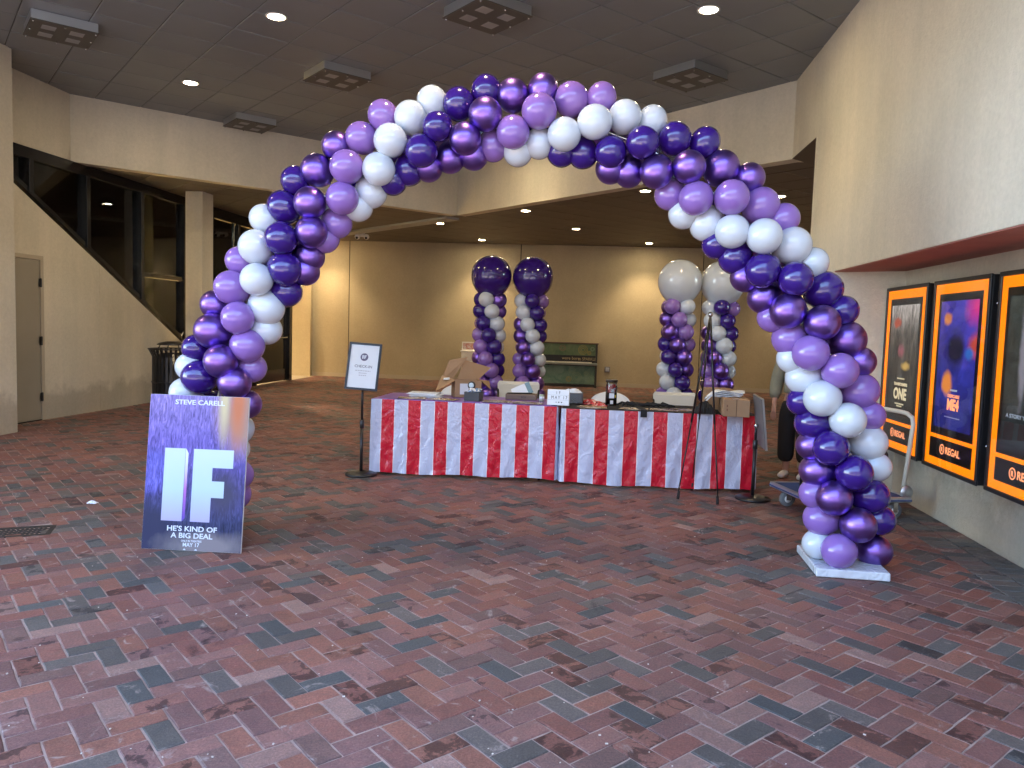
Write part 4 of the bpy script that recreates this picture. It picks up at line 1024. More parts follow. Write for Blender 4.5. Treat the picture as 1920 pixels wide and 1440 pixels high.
# ------------------------------------------------------------------ folding tables under striped sheets
def table(loc, rot, L, Dp, H, label):
    t = thing('folding_table', label, 'table', loc, rot, 'folding tables under the striped sheets')
    m_ = MB(); m_.bb(0.01, L - 0.01, 0.01, Dp - 0.01, H - 0.045, H - 0.006); m_.build('tabletop', M['white_plastic'], t, 0.004)
    for x in (0.16, L - 0.16):
        for y in (0.12, Dp - 0.12):
            m_ = MB(); m_.smooth = True; m_.tube([(x, y, 0), (x, y, H - 0.05)], 0.014, 8); m_.build('leg', M['steel'], t)
    return t
def striped_sheet(loc, rot, L, Dp, H, pitch, start, seed, label, sides=(True, True)):
    """plastic sheet hung round the front and both ends; real folds, the stripes printed"""
    rnd = random.Random(seed)
    path = []                                   # (x, y, outward normal, arc)
    if sides[0]: path += [(0, Dp * k / 8, (-1, 0)) for k in range(8, 0, -1)]
    # stripe boundaries along the front
    edges = []; x = -start; kx = 0
    while x < L:
        for off in (0, 0.006, pitch - 0.006):
            edges.append(x + off)
        x += pitch
    xs = sorted(set([round(q, 4) for q in edges if 0.001 < q < L - 0.001] + [round(L * k / 150, 4) for k in range(151)]))
    xs2 = [xs[0]]
    for q in xs[1:]:
        if q - xs2[-1] > 0.0025: xs2.append(q)
    path += [(q, 0, (0, -1)) for q in xs2]
    if sides[1]: path += [(L, Dp * k / 8, (1, 0)) for k in range(1, 9)]
    arc = [0]
    for a, b in zip(path, path[1:]): arc.append(arc[-1] + math.hypot(b[0] - a[0], b[1] - a[1]))
    i0 = next(i for i, p in enumerate(path) if p[2] == (0, -1)); a0 = arc[i0]
    ph = [(rnd.uniform(3, 26), rnd.uniform(0, 6.3), rnd.uniform(0.15, 1.0)) for _ in range(9)]
    NZ = 34
    V = []; Fc = []; mi = []
    for i, p in enumerate(path):
        s_ = arc[i]
        for k in range(NZ + 1):
            v = k / NZ
            hang = v ** 0.8
            fold = sum(math.sin(w_ * s_ + f_) * g_ for w_, f_, g_ in ph) / 9
            out = 0.006 + 0.028 * hang + 0.035 * fold * hang + 0.006 * math.sin(40 * s_ + 9 * v) * hang
            q_ = Vector((s_ * 9.0, v * 6.0, seed * 3.1)); q2_ = Vector((s_ * 24.0, v * 13.0 + s_ * 8, seed * 1.7))
            crk = (0.011 * abs(noise.noise(q_)) + 0.006 * abs(noise.noise(q2_)) - 0.004) * min(1, 3 * v) + rnd.uniform(-0.0007, 0.0007)
            hem = 0.012 * math.sin(2.1 * s_ + seed) * v + 0.006 * math.sin(9 * s_) * v
            z = H + 0.003 - v * (H - 0.028) + hem
            V.append((p[0] + p[2][0] * (out + crk), p[1] + p[2][1] * (out + crk), z))
    n = NZ + 1
    for i in range(len(path) - 1):
        sm = (arc[i] + arc[i + 1]) / 2 - a0 + start
        ph_ = sm % (2 * pitch)
        m_i = 1 if ph_ >= pitch else 0
        if (ph_ % pitch) < 0.006 and 1: m_i = 2
        for k in range(NZ):
            Fc.append((i * n + k, (i + 1) * n + k, (i + 1) * n + k + 1, i * n + k + 1)); mi.append(m_i)
    # top lap that lies on the table
    o0 = len(V)
    me = bpy.data.meshes.new('tablecloth'); me.from_pydata(V, [], Fc)
    for k in ('white_sheet', 'red_sheet', 'pin_sheet'): me.materials.append(M[k])
    me.polygons.foreach_set('material_index', mi); me.polygons.foreach_set('use_smooth', [True] * len(Fc))
    bm = bmesh.new(); bm.from_mesh(me); bmesh.ops.recalc_face_normals(bm, faces=bm.faces); bm.to_mesh(me); bm.free()
    o = link('tablecloth', me); o.location = loc; o.rotation_euler = (0, 0, rot)
    return tag(o, label, 'tablecloth', 'striped plastic table sheets')
T1, A1, L1 = (-1.355, 7.37, 0), R(-7.2), 1.80
T2, A2, L2 = (0.475, 7.13, 0), R(-4.7), 1.80
TH1, TH2 = 0.728, 0.715
table(T1, A1, L1, 0.72, TH1, 'folding table under the purple cover and striped sheet')
table(T2, A2, L2, 0.72, TH2, 'folding table under the black cover and striped sheet')
striped_sheet(T1, A1, L1, 0.72, TH1, 0.131, 0.03, 3, 'red and white striped plastic sheet on the table with the purple cover')
striped_sheet(T2, A2, L2, 0.72, TH2, 0.135, 0.10, 8, 'red and white striped plastic sheet on the table with the black cover')
def cover(loc, rot, L, Dp, H, m_at, label, seed):
    rnd = random.Random(seed); V = []; nx, ny = 40, 14
    for i in range(nx + 1):
        for j in range(ny + 1):
            e = 0.0 if 0 < j < ny and 0 < i < nx else -0.004
            V.append((0.004 + (L - 0.008) * i / nx, 0.004 + (Dp - 0.004) * j / ny, H + 0.006 + e + rnd.uniform(0, 0.0025)))
    F2 = [(i * (ny + 1) + j, (i + 1) * (ny + 1) + j, (i + 1) * (ny + 1) + j + 1, i * (ny + 1) + j + 1) for i in range(nx) for j in range(ny)]
    me = bpy.data.meshes.new('table_cover'); me.from_pydata(V, [], F2); me.materials.append(m_at)
    me.polygons.foreach_set('use_smooth', [True] * len(F2))
    o = link('table_cover', me); o.location = loc; o.rotation_euler = (0, 0, rot)
    s = o.modifiers.new('thick', 'SOLIDIFY'); s.thickness = 0.0015; s.offset = -1
    return tag(o, label, 'table cover')
cover(T1, A1, L1, 0.74, TH1, M['purple_cloth'], 'purple plastic cover laid over the table with the cardboard box', 1)
cover(T2, A2, L2, 0.74, TH2, M['black_cloth'], 'black fabric cover laid over the table with the candy jar', 2)
Z1, Z2 = TH1 + 0.0095, TH2 + 0.0095

# ------------------------------------------------------------------ folding chairs
def chair(loc, rot, style, label, top):
    t = thing('folding_chair', label, 'chair', loc, rot, 'folding chairs behind the striped tables')
    shell = M['white_plastic'] if style == 'round' else M['cream_plastic']
    w_ = 0.225
    # faces -y; back stands at +y side away... the sitter looks at -y
    ss = 0.44
    m_ = MB(); m_.bb(-0.20, 0.20, -0.22, 0.17, ss - 0.03, ss); m_.build('seat', shell, t, 0.008)
    hgt, wid = (0.27, 0.225) if style == 'round' else (0.24, 0.235)
    pts = []
    if style == 'round':
        for k in range(13):
            a = math.pi * k / 12; pts.append((wid * math.cos(a) if True else 0, top - 0.13 + 0.13 * math.sin(a)))
        pts += [(-wid * 0.93, top - hgt), (wid * 0.93, top - hgt)]
    else:
        pts = [(wid, top - 0.035), (wid - 0.02, top - 0.004), (0, top - 0.012), (-wid + 0.02, top - 0.004), (-wid, top - 0.035), (-wid + 0.012, top - hgt), (wid - 0.012, top - hgt)]
    V = []; n = len(pts)
    q = MB(); q.slab([(x, 0.235 - 0.10 * (x / wid) ** 2 * 0.5 + (z - top) * 0.12, z) for x, z in pts], (0, 1, 0), 0.016)
    q.build('backrest', shell, t, 0.004)
    fr_m = M['white_paint'] if style == 'round' else M['black_metal']
    for s in (-1, 1):
        m_ = MB(); m_.smooth = True; m_.tube([(s * w_, -0.27, 0.0), (s * w_, 0.05, ss - 0.03), (s * w_, 0.20, top - 0.12 if style == 'round' else top - 0.06)], 0.012, 8); m_.build('leg', fr_m, t)
        m_ = MB(); m_.smooth = True; m_.tube([(s * (w_ - 0.02), 0.30, 0.0), (s * (w_ - 0.02), -0.10, ss - 0.035)], 0.011, 8); m_.build('leg', fr_m, t)
    m_ = MB(); m_.smooth = True; m_.tube([(-w_, -0.19, 0.11), (w_, -0.19, 0.11)], 0.009, 8); m_.build('stretcher', fr_m, t)
    return t
chair((-0.60, 8.35, 0), R(-6), 'round', 'white folding chair with a rounded back, behind the open cardboard box', 0.805)
chair((0.06, 8.30, 0), R(-4), 'square', 'cream folding chair with a squared back, behind the flat brown box', 0.868)
chair((1.07, 8.20, 0), R(-5), 'round', 'white folding chair with a rounded back, behind the candy jar', 0.785)
chair((1.77, 8.15, 0), R(-4), 'square', 'cream folding chair with a squared back, behind the black cover and easel', 0.812)

# ------------------------------------------------------------------ things on the tables
def on(x, y, z, name, label, cat, rot=0, group=None): return thing(name, label, cat, (x, y, z), rot, group)
def open_box():
    t = on(-0.47, 7.84, Z1, 'cardboard_box', 'large open cardboard box with its flaps raised on the purple cover', 'box', R(14))
    w_, d_, h_, e = 0.27, 0.23, 0.17, 0.004
    m_ = MB(); m_.bb(-w_ / 2, w_ / 2, -d_ / 2, -d_ / 2 + e, 0, h_); m_.bb(-w_ / 2, w_ / 2, d_ / 2 - e, d_ / 2, 0, h_); m_.bb(-w_ / 2, -w_ / 2 + e, -d_ / 2 + e, d_ / 2 - e, 0, h_); m_.bb(w_ / 2 - e, w_ / 2, -d_ / 2 + e, d_ / 2 - e, 0, h_); m_.bb(-w_ / 2 + e, w_ / 2 - e, -d_ / 2 + e, d_ / 2 - e, 0, e)
    m_.build('body', M['kraft'], t)
    def flap(pts, n_, name='flap'): q = MB(); q.slab(pts, n_, 0.004); return q.build(name, M['kraft'], t)
    x0, x1, y0, y1 = -w_ / 2, w_ / 2, -d_ / 2, d_ / 2
    flap([(x0, y0, h_), (x0, y1, h_), (x0 - 0.10, y1 + 0.02, h_ + 0.03), (x0 - 0.20, y0 - 0.02, h_ - 0.11)], (0, 0, 1))
    flap([(x0 - 0.12, y1 - 0.02, h_ - 0.03), (x0 + 0.02, y1, h_ + 0.01), (x0 + 0.17, y1 + 0.03, h_ + 0.23), (x0 - 0.02, y1 + 0.04, h_ + 0.19)], (0, 1, 0.2))
    flap([(x1, y0, h_), (x1, y1, h_), (x1 + 0.13, y1, h_ - 0.02), (x1 + 0.10, y0, h_ - 0.09)], (0, 0, 1))
    flap([(x0 + 0.06, y1, h_), (x1 + 0.02, y1, h_), (x1 + 0.16, y1 + 0.06, h_ + 0.12), (x0 + 0.14, y1 + 0.05, h_ + 0.20)], (0, 1, 0))
    m_ = MB(); m_.slab([(x0 + 0.05, y0 - 0.0006, 0.03), (x0 + 0.14, y0 - 0.0006, 0.03), (x0 + 0.14, y0 - 0.0006, 0.14), (x0 + 0.05, y0 - 0.0006, 0.14)], (0, -1, 0), 0.0006); m_.build('paper_label', M['paper'], t)
    m_ = MB(); m_.slab([(x0 - 0.115, y0 + 0.05, h_ + 0.0002), (x0 - 0.05, y0 + 0.05, h_ + 0.006), (x0 - 0.04, y0 + 0.12, h_ + 0.018), (x0 - 0.10, y0 + 0.12, h_ + 0.012)], (0, 0, 1), 0.006); m_.build('paper_label', M['paper'], t)
open_box()
def small_box():
    t = on(-0.37, 7.44, Z1, 'storage_box', 'small dark grey box heaped with blue and white packets', 'box', R(-14))
    w_, d_, h_, e = 0.15, 0.15, 0.085, 0.006
    dk = mat('dark_grey_plastic', (0.05, 0.055, 0.06), 0.4)
    m_ = MB(); m_.bb(-w_ / 2, w_ / 2, -d_ / 2, -d_ / 2 + e, 0, h_); m_.bb(-w_ / 2, w_ / 2, d_ / 2 - e, d_ / 2, 0, h_); m_.bb(-w_ / 2, -w_ / 2 + e, -d_ / 2 + e, d_ / 2 - e, 0, h_); m_.bb(w_ / 2 - e, w_ / 2, -d_ / 2 + e, d_ / 2 - e, 0, h_); m_.bb(-w_ / 2 + e, w_ / 2 - e, -d_ / 2 + e, d_ / 2 - e, 0, 0.05)
    m_.build('body', dk, t)
    rnd = random.Random(4)
    bl = mat('blue_packet', (0.10, 0.22, 0.42), 0.35); wh = M['paper']
    for i in range(11):
        p = MB(); p.box((rnd.uniform(-0.05, 0.05), rnd.uniform(-0.05, 0.05), rnd.uniform(0.078, 0.112)), (0.06, 0.035, 0.012), Euler((rnd.uniform(-.7, .7), rnd.uniform(-.7, .7), rnd.uniform(0, 3))).to_matrix())
        q = tag(p.build('packet', bl if i % 3 == 0 else wh, None, 0.003), ('small blue packet' if i % 3 == 0 else 'small white packet') + ' in the heap filling the dark grey box', 'packet', 'packets heaped in the dark grey box')
        q.location = t.location; q.rotation_euler = t.rotation_euler
    b = thing('round_badge', 'round white badge with a dark rim standing up in the grey box', 'badge', (-0.395, 7.46, Z1 + 0.125), R(-10))
    m_ = MB(); m_.smooth = True; m_.lathe([(0.036, 0.008), (0.040, 0.0), (0.036, -0.008), (0.028, -0.01)], 24, (0, 0, 0.02), 'Y'); m_.build('rim', M['black_plastic'], b)
    m_ = MB(); m_.smooth = True; m_.lathe([(0.0001, -0.013), (0.02, -0.0125), (0.029, -0.009)], 24, (0, 0, 0.02), 'Y'); m_.build('face', mat('pale_blue_plastic', (0.55, 0.66, 0.74), 0.3), b)
    m_ = MB(); m_.tube([(0, 0, -0.02), (0, 0, -0.045)], 0.008, 8); m_.build('stem', M['black_plastic'], b)
small_box()
def sheets(x, y, z, n, w_, d_, rot, label, name='paper_stack', m_at=None, jit=0.012, th=0.006, tilt=0.0):
    t = on(x, y, z, name, label, 'papers', rot)
    rnd = random.Random(int(x * 1000) + n)
    zz = 0.001
    for i in range(n):
        m_ = MB(); m_.box((rnd.uniform(-jit, jit), rnd.uniform(-jit, jit), zz + th / 2), (w_, d_, th * 0.9), Matrix.Rotation(rnd.uniform(-0.25, 0.25) * (jit > 0.01), 3, 'Z'))
        m_.build('sheet', m_at[i % len(m_at)] if m_at else M['paper'], t); zz += th
    return t
sheets(-0.86, 7.66, Z1, 6, 0.30, 0.20, R(-12), 'loose stack of white papers near the back of the purple cover', jit=0.02, th=0.007)
def print_mat(name, c1, c2, c3, sc):
    m, n, l, b = _nodes(name); b.inputs['Roughness'].default_value = 0.25
    tc = n.new('ShaderNodeTexCoord')
    f = _noise(n, l, tc.outputs['Object'], sc, 5, 0.7, 1.0); r_ = _ramp(n, [(0.36, c1), (0.5, c2), (0.62, c3)]); l.new(f, r_.inputs[0]); l.new(r_.outputs[0], b.inputs['Base Color'])
    return m
pm1 = print_mat('brown_photo_print', (0.05, 0.03, 0.025), (0.28, 0.20, 0.15), (0.62, 0.58, 0.55), 14)
pm2 = print_mat('tan_photo_print', (0.10, 0.07, 0.05), (0.40, 0.27, 0.16), (0.68, 0.60, 0.50), 11)
for x, y, rt, z, n, lab in ((-0.98, 7.46, R(8), Z1, 2, 'glossy brown flyers at the end of the purple cover'), (-0.66, 7.43, R(-16), Z1, 2, 'glossy brown flyers beside the dark grey box'),
                     (-0.13, 7.36, R(-7), Z1, 3, 'glossy flyers in front of the cream chair'), (0.16, 7.30, R(-9), Z1, 3, 'glossy flyers beside the letter light box')):
    sheets(x, y, z, n, 0.27, 0.17, rt, lab, 'flyers', [pm1, pm2], 0.012, 0.003)
for x, y, rt, n, lab in ((0.77, 7.22, R(-3), 3, 'glossy prints below the red packets'), (1.16, 7.22, R(-5), 2, 'tan glossy prints right of the candy jar'),
                     (1.45, 7.20, R(-4), 2, 'tan glossy prints by the hanging black strap'), (1.66, 7.25, R(6), 2, 'tan glossy prints near the black bag')):
    sheets(x, y, Z2, n, 0.26, 0.17, rt, lab, 'flyers', [pm2, pm1], 0.012, 0.003)
t = on(0.10, 7.72, Z1, 'flat_box', 'flat brown box with black pens on top before the cream chair', 'box', R(-5))
m_ = MB(); m_.bb(-0.155, 0.155, -0.09, 0.09, 0, 0.055); m_.build('body', mat('grey_brown_card', (0.19, 0.135, 0.10), 0.7), t, 0.003)
text('lettering', 'BOX', M['ink_black'], t, (0.03, -0.0905, 0.028), 0.05, 0.018)
pn = tag(MB().build('marker_pens', M['black_plastic'], None) if False else link('marker_pens', (lambda q: [q.tube([(-0.14 + 0.012 * i, -0.06 + 0.01 * (i % 3), 0.062), (0.05 + 0.012 * i, -0.02 + 0.012 * (i % 4), 0.064)], 0.006, 6) for i in range(6)] and q.mesh('marker_pens', M['black_plastic']))(MB())), 'handful of black marker pens on the flat brown box', 'pens', kind='stuff')
pn.location = t.location; pn.rotation_euler = t.rotation_euler
t = on(0.11, 7.74, Z1 + 0.073, 'envelope', 'tilted white and grey-blue envelope leaning on the flat brown box', 'envelope', (R(62), R(-24), R(6)))
m_ = MB(); m_.bb(-0.10, 0.05, -0.05, 0.075, 0, 0.004); m_.build('paper_half', M['paper'], t)
m_ = MB(); m_.bb(0.052, 0.10, -0.05, 0.075, 0, 0.005); m_.build('blue_half', mat('grey_blue_card', (0.16, 0.27, 0.33), 0.6), t)
t = on(0.30, 7.55, Z1, 'drink_can', 'small pale green tin beside the letter light box', 'tin')
m_ = MB(); m_.smooth = True; m_.lathe([(0.0001, 0), (0.024, 0), (0.026, 0.004), (0.026, 0.062), (0.023, 0.068), (0.0001, 0.068)], 20); m_.build('body', mat('pale_green_tin', (0.42, 0.50, 0.38), 0.4, vary=(30, 0.4)), t)
m_ = MB(); m_.smooth = True; m_.lathe([(0.0265, 0.02), (0.0265, 0.05)], 20); m_.build('label_band', M['paper'], t)
# letter light box
t = on(0.44, 7.20, Z1, 'letter_light_box', 'white letter light box reading IF MAY 17', 'light box', (R(-8), 0, R(-10)))
m_ = MB(); m_.bb(-0.105, 0.105, 0.0, 0.035, 0.0, 0.152); m_.build('case', M['white_plastic'], t, 0.005)
m_ = MB(); m_.bb(-0.099, 0.099, -0.002, -0.0005, 0.006, 0.146); m_.build('panel', mat('opal_panel', (0.80, 0.84, 0.88), 0.4), t)
for z in (0.052, 0.098):
    m_ = MB(); m_.bb(-0.1, 0.1, -0.005, -0.0021, z - 0.0015, z + 0.0015); m_.build('rail', mat('clear_rail', (0.6, 0.66, 0.7), 0.2), t)
text('lettering', 'I F', M['ink_black'], t, (0.0, -0.0023, 0.120), 0.036, 0.026, spacing=1.3)
text('lettering', 'MAY 17', M['ink_black'], t, (0.01, -0.0023, 0.075), 0.15, 0.03, spacing=1.5)
def heart(x, z, s): return [(x, -0.0022, z - s), (x + s, -0.0022, z + 0.2 * s), (x + 0.55 * s, -0.0022, z + 0.8 * s), (x, -0.0022, z + 0.35 * s), (x - 0.55 * s, -0.0022, z + 0.8 * s), (x - s, -0.0022, z + 0.2 * s)]
for x, s in ((-0.018, 0.005), (0.007, 0.008), (0.033, 0.008)): flat('heart', heart(x, 0.03, s), M['ink_black'], t)
# woven basket with tissue
t = on(0.60, 7.56, Z1 - 0.004, 'basket', 'grey woven basket stuffed with white tissue paper', 'basket', R(-7))
bm_ = mat('grey_woven_plastic', (0.16, 0.165, 0.18), 0.6)
m_ = MB(); m_.bb(-0.10, 0.10, -0.075, 0.075, 0, 0.10); m_.build('body', bm_, t, 0.01)
wv = MB()
for r_ in range(9):
    for k in range(14):
        a = -0.1 + 0.2 * (k + 0.5) / 14; wv.box((a, -0.078, 0.008 + r_ * 0.0108), (0.0125, 0.006, 0.0085), Matrix.Rotation(0.5 * (1 if (k + r_) % 2 else -1), 3, 'Z'))
    for k in range(10):
        a = -0.075 + 0.15 * (k + 0.5) / 10; wv.box((0.103, a, 0.008 + r_ * 0.0108), (0.006, 0.0125, 0.0085), Matrix.Rotation(0.5 * (1 if (k + r_) % 2 else -1), 3, 'Z'))
o = wv.build('weave', bm_, t); o['kind'] = 'stuff'
m_ = MB(); m_.smooth = True; m_.tube([(-0.105, -0.08, 0.1), (0.105, -0.08, 0.1), (0.105, 0.08, 0.1), (-0.105, 0.08, 0.1)], 0.006, 6, closed=True); m_.build('rim', bm_, t)
def crumple(name, centre, size, seed, m_at, nx=16, ny=16, amp=0.03):
    rnd = random.Random(seed); V = []
    g_ = [[rnd.uniform(0, 1) for _ in range(ny + 1)] for _ in range(nx + 1)]
    for i in range(nx + 1):
        for j in range(ny + 1):
            u, v = i / nx - 0.5, j / ny - 0.5
            dome = max(0, 1 - (2 * u) ** 2) * max(0, 1 - (2 * v) ** 2)
            V.append((u * size[0] + rnd.uniform(-1, 1) * size[0] / nx * 0.35, v * size[1] + rnd.uniform(-1, 1) * size[1] / ny * 0.35, dome ** 0.5 * size[2] + (g_[i][j] - 0.5) * amp * (0.25 + dome)))
    Fc = [(i * (ny + 1) + j, (i + 1) * (ny + 1) + j, (i + 1) * (ny + 1) + j + 1, i * (ny + 1) + j + 1) for i in range(nx) for j in range(ny)]
    me = bpy.data.meshes.new(name); me.from_pydata(V, [], Fc); me.materials.append(m_at)
    o = link(name, me); o.location = centre
    sdf = o.modifiers.new('thick', 'SOLIDIFY'); sdf.thickness = 0.0015
    return o
tag(crumple('tissue_paper', (0.60, 7.56, Z1 + 0.094), (0.19, 0.14, 0.035), 5, M['paper'], 11, 9, 0.035), 'crumpled white tissue paper filling the grey basket', 'tissue paper').rotation_euler = (0, 0, R(-7))
# candy jar
t = on(0.985, 7.54, Z2, 'candy_jar', 'clear jar of red sweets with a dark lid and black label', 'jar')
m_ = MB(); m_.smooth = True; m_.lathe([(0.0001, 0), (0.050, 0), (0.055, 0.006), (0.055, 0.195), (0.050, 0.21), (0.050, 0.222)], 28); m_.build('glass_body', M['jar'], t)
m_ = MB(); m_.smooth = True; m_.lathe([(0.0001, 0.228), (0.056, 0.228), (0.060, 0.226), (0.060, 0.248), (0.056, 0.252), (0.0001, 0.252)], 28); m_.build('lid', mat('dark_brown_lid', (0.03, 0.022, 0.018), 0.35), t)
m_ = MB(); m_.smooth = True; m_.lathe([(0.0562, 0.012), (0.0562, 0.125)], 28); m_.build('black_label', M['glossy_black'], t)
m_ = MB(); m_.slab([(-0.027, -0.0575, 0.072), (0.022, -0.0575, 0.072), (0.022, -0.0575, 0.122), (-0.027, -0.0575, 0.122)], (0, -1, 0), 0.0008); m_.build('white_label', M['paper'], t)
m_ = MB(); m_.slab([(-0.016, -0.0575, 0.015), (0.014, -0.0575, 0.015), (0.014, -0.0575, 0.050), (-0.016, -0.0575, 0.050)], (0, -1, 0), 0.0008); m_.build('white_label', M['paper'], t)
m_ = MB(); m_.slab([(0.029, -0.052, 0.078), (0.040, -0.046, 0.078), (0.040, -0.046, 0.104), (0.029, -0.052, 0.104)], (0, -1, 0), 0.0008); m_.build('yellow_label', mat('yellow_print', (0.7, 0.55, 0.04), 0.5), t)
rnd = random.Random(9); sw = MB(); sw2 = MB()
for i in range(70):
    a = rnd.uniform(0, 6.28); r_ = 0.042 * math.sqrt(rnd.random())
    (sw if i % 4 else sw2).box((r_ * math.cos(a), r_ * math.sin(a), rnd.uniform(0.125, 0.195) if i % 3 else rnd.uniform(0.01, 0.12)), (0.026, 0.014, 0.010), Euler((rnd.uniform(0, 3), rnd.uniform(0, 3), rnd.uniform(0, 3))).to_matrix())
sw.v += []
sweets = MB(); sweets.v, sweets.f, sweets.mi, sweets.sm = sw.v, sw.f, sw.mi, sw.sm
o2 = len(sweets.v); sweets.v += sw2.v; sweets.f += [tuple(i + o2 for i in f) for f in sw2.f]; sweets.mi += [1] * len(sw2.f); sweets.sm += sw2.sm
o = sweets.build('sweets', [mat('red_wrapper', (0.48, 0.04, 0.05), 0.3), M['paper']]); o.location = t.location
tag(o, 'red and white wrapped sweets inside the clear jar', 'sweets', kind='stuff')
# red packets
redp = print_mat('red_packet_print', (0.45, 0.02, 0.03), (0.55, 0.06, 0.07), (0.72, 0.62, 0.60), 16)
for i, (x, y, rt, dz) in enumerate(((0.70, 7.58, 12, 0.0), (0.80, 7.52, -22, 0.0), (0.86, 7.62, 30, 0.0), (0.78, 7.57, -5, 0.022), (0.86, 7.40, -18, 0.0))):
    m_ = MB(); m_.smooth = True
    V = []
    for a in range(9):
        for b in range(7):
            u, v = a / 8 - .5, b / 6 - .5; V.append((u * 0.15, v * 0.10, 0.004 + 0.026 * math.cos(u * 3.0) * math.cos(v * 3.0) + rnd.uniform(-.002, .002)))
    V2 = V + [(p[0], p[1], 0.001) for p in V]
    fs = [(a * 7 + b, (a + 1) * 7 + b, (a + 1) * 7 + b + 1, a * 7 + b + 1) for a in range(8) for b in range(6)]
    fs += [tuple(63 + q for q in reversed(f)) for f in fs[:]]
    m_.add(V2, fs)
    o = m_.build('sweet_packet', redp); o.location = (x, y, Z2 + dz); o.rotation_euler = (0, 0, R(rt))
    tag(o, ('red and white sweet packet touching the grey woven basket', 'red and white sweet packet between the basket packet and the candy jar', 'red and white sweet packet at the back of the heap by the candy jar', 'red and white sweet packet lying on top of the others', 'red and white sweet packet nearest the table edge below the candy jar')[i], 'packet', 'sweet packets beside the jar')
# black lanyard straps
t = thing('lanyard_pile', 'pile of black lanyard straps along the black cover', 'lanyards', (1.30, 7.50, Z2))
for k in range(9):
    m_ = MB(); m_.smooth = True; rr_ = random.Random(k); x0 = -0.26 + 0.05 * k
    m_.tube([(x0, -0.02 + rr_.uniform(-.03, .03), 0.008), (x0 + 0.05, 0.01, 0.02 + rr_.uniform(0, .02)), (x0 + 0.11, -0.01, 0.016 + rr_.uniform(0, .012)), (x0 + 0.17, rr_.uniform(-.03, .03), 0.008)], 0.011, 6); m_.build('strap', M['black_cloth'], t)
t = thing('hanging_strap', 'wide black strap hanging over the front edge of the table', 'strap', (1.225, 7.10, Z2))
m_ = MB(); m_.bb(-0.03, 0.03, -0.075, 0.30, 0.012, 0.016); m_.bb(-0.03, 0.03, -0.079, -0.075, -0.055, 0.016); m_.build('strap_band', M['black_cloth'], t)
tag(crumple('black_bag', (1.79, 7.05, Z2), (0.16, 0.16, 0.10), 12, M['black_cloth'], 12, 12, 0.03), 'small black cloth bag slumped beside the kraft box', 'bag')
# kraft boxes and cloth at the end of the table
t = on(2.05, 7.02, Z2, 'kraft_box', 'long taped kraft box at the end of the striped table', 'box', R(-10))
m_ = MB(); m_.bb(-0.115, 0.115, -0.23, 0.23, 0, 0.155); m_.build('body', M['kraft'], t, 0.003)
m_ = MB(); m_.bb(-0.003, 0.003, -0.2312, -0.2303, 0.002, 0.153); m_.build('seam', mat('kraft_seam', (0.10, 0.06, 0.03), 0.8), t)
m_ = MB(); m_.bb(-0.03, 0.03, -0.235, 0.235, 0.1553, 0.1562); m_.build('tape', mat('brown_tape', (0.33, 0.21, 0.12), 0.3), t)
for z in (0.05, 0.085):
    m_ = MB(); m_.bb(-0.085, -0.075, -0.2316, -0.2303, z, z + 0.02); m_.build('printed_mark', mat('brown_ink', (0.20, 0.09, 0.05), 0.7), t)
t = on(2.06, 7.52, Z2, 'carton', 'small kraft carton behind the folded white cloth', 'box', R(-4))
m_ = MB(); m_.bb(-0.16, 0.10, -0.12, 0.12, 0, 0.20); m_.build('body', M['kraft'], t, 0.003)
m_ = MB(); m_.bb(-0.16, 0.10, -0.02, 0.02, 0.2003, 0.2012); m_.build('tape', mat('brown_tape', (0.33, 0.21, 0.12), 0.3), t)
def folded_cloth():
    t = thing('folded_cloth', 'folded white cloth draped over the kraft box', 'cloth', (1.97, 7.12, Z2 + 0.158), R(-16))
    rnd = random.Random(21)
    for k in range(4):
        V = []; nx, ny = 22, 10
        for i in range(nx + 1):
            for j in range(ny + 1):
                u, v = i / nx, j / ny
                x = -0.20 + 0.36 * u + 0.012 * k; y = -0.09 + 0.2 * v
                z = 0.006 + 0.014 * k + 0.008 * math.sin(9 * u + 3 * v + k) + rnd.uniform(-.001, .001)
                if u < 0.30: z -= (0.30 - u) ** 1.3 * 0.62 * (1 if k < 3 else 0.6)
                V.append((x, y, z))
        fs = [(i * (ny + 1) + j, (i + 1) * (ny + 1) + j, (i + 1) * (ny + 1) + j + 1, i * (ny + 1) + j + 1) for i in range(nx) for j in range(ny)]
        me = bpy.data.meshes.new('fold'); me.from_pydata(V, [], fs); me.materials.append(M['paper']); me.polygons.foreach_set('use_smooth', [True] * len(fs))
        o = link('fold', me, t); s_ = o.modifiers.new('thick', 'SOLIDIFY'); s_.thickness = 0.006
folded_cloth()

# ------------------------------------------------------------------ against the back wall
pt = thing('painted_piano', 'upright piano painted green with swirls and the words were born to SPARKLE', 'piano', (1.42, yb(1.42) - 0.42, 0), R(-5.4))
pw, pd, ph_ = 1.46, 0.38, 1.12
def swirl_mat(name, c1, c2):
    m, n, l, b = _nodes(name); b.inputs['Roughness'].default_value = 0.5
    tc = n.new('ShaderNodeTexCoord'); f = _noise(n, l, tc.outputs['Object'], 3.5, 5, 0.65, 0.8)
    r_ = _ramp(n, [(0.35, c1), (0.65, c2)]); l.new(f, r_.inputs[0]); l.new(r_.outputs[0], b.inputs['Base Color']); return m
gr1 = swirl_mat('green_piano_paint', (0.06, 0.125, 0.06), (0.14, 0.20, 0.10)); gr2 = swirl_mat('teal_piano_paint', (0.08, 0.18, 0.14), (0.19, 0.30, 0.23))
dkp = mat('dark_piano_paint', (0.03, 0.03, 0.028), 0.5)
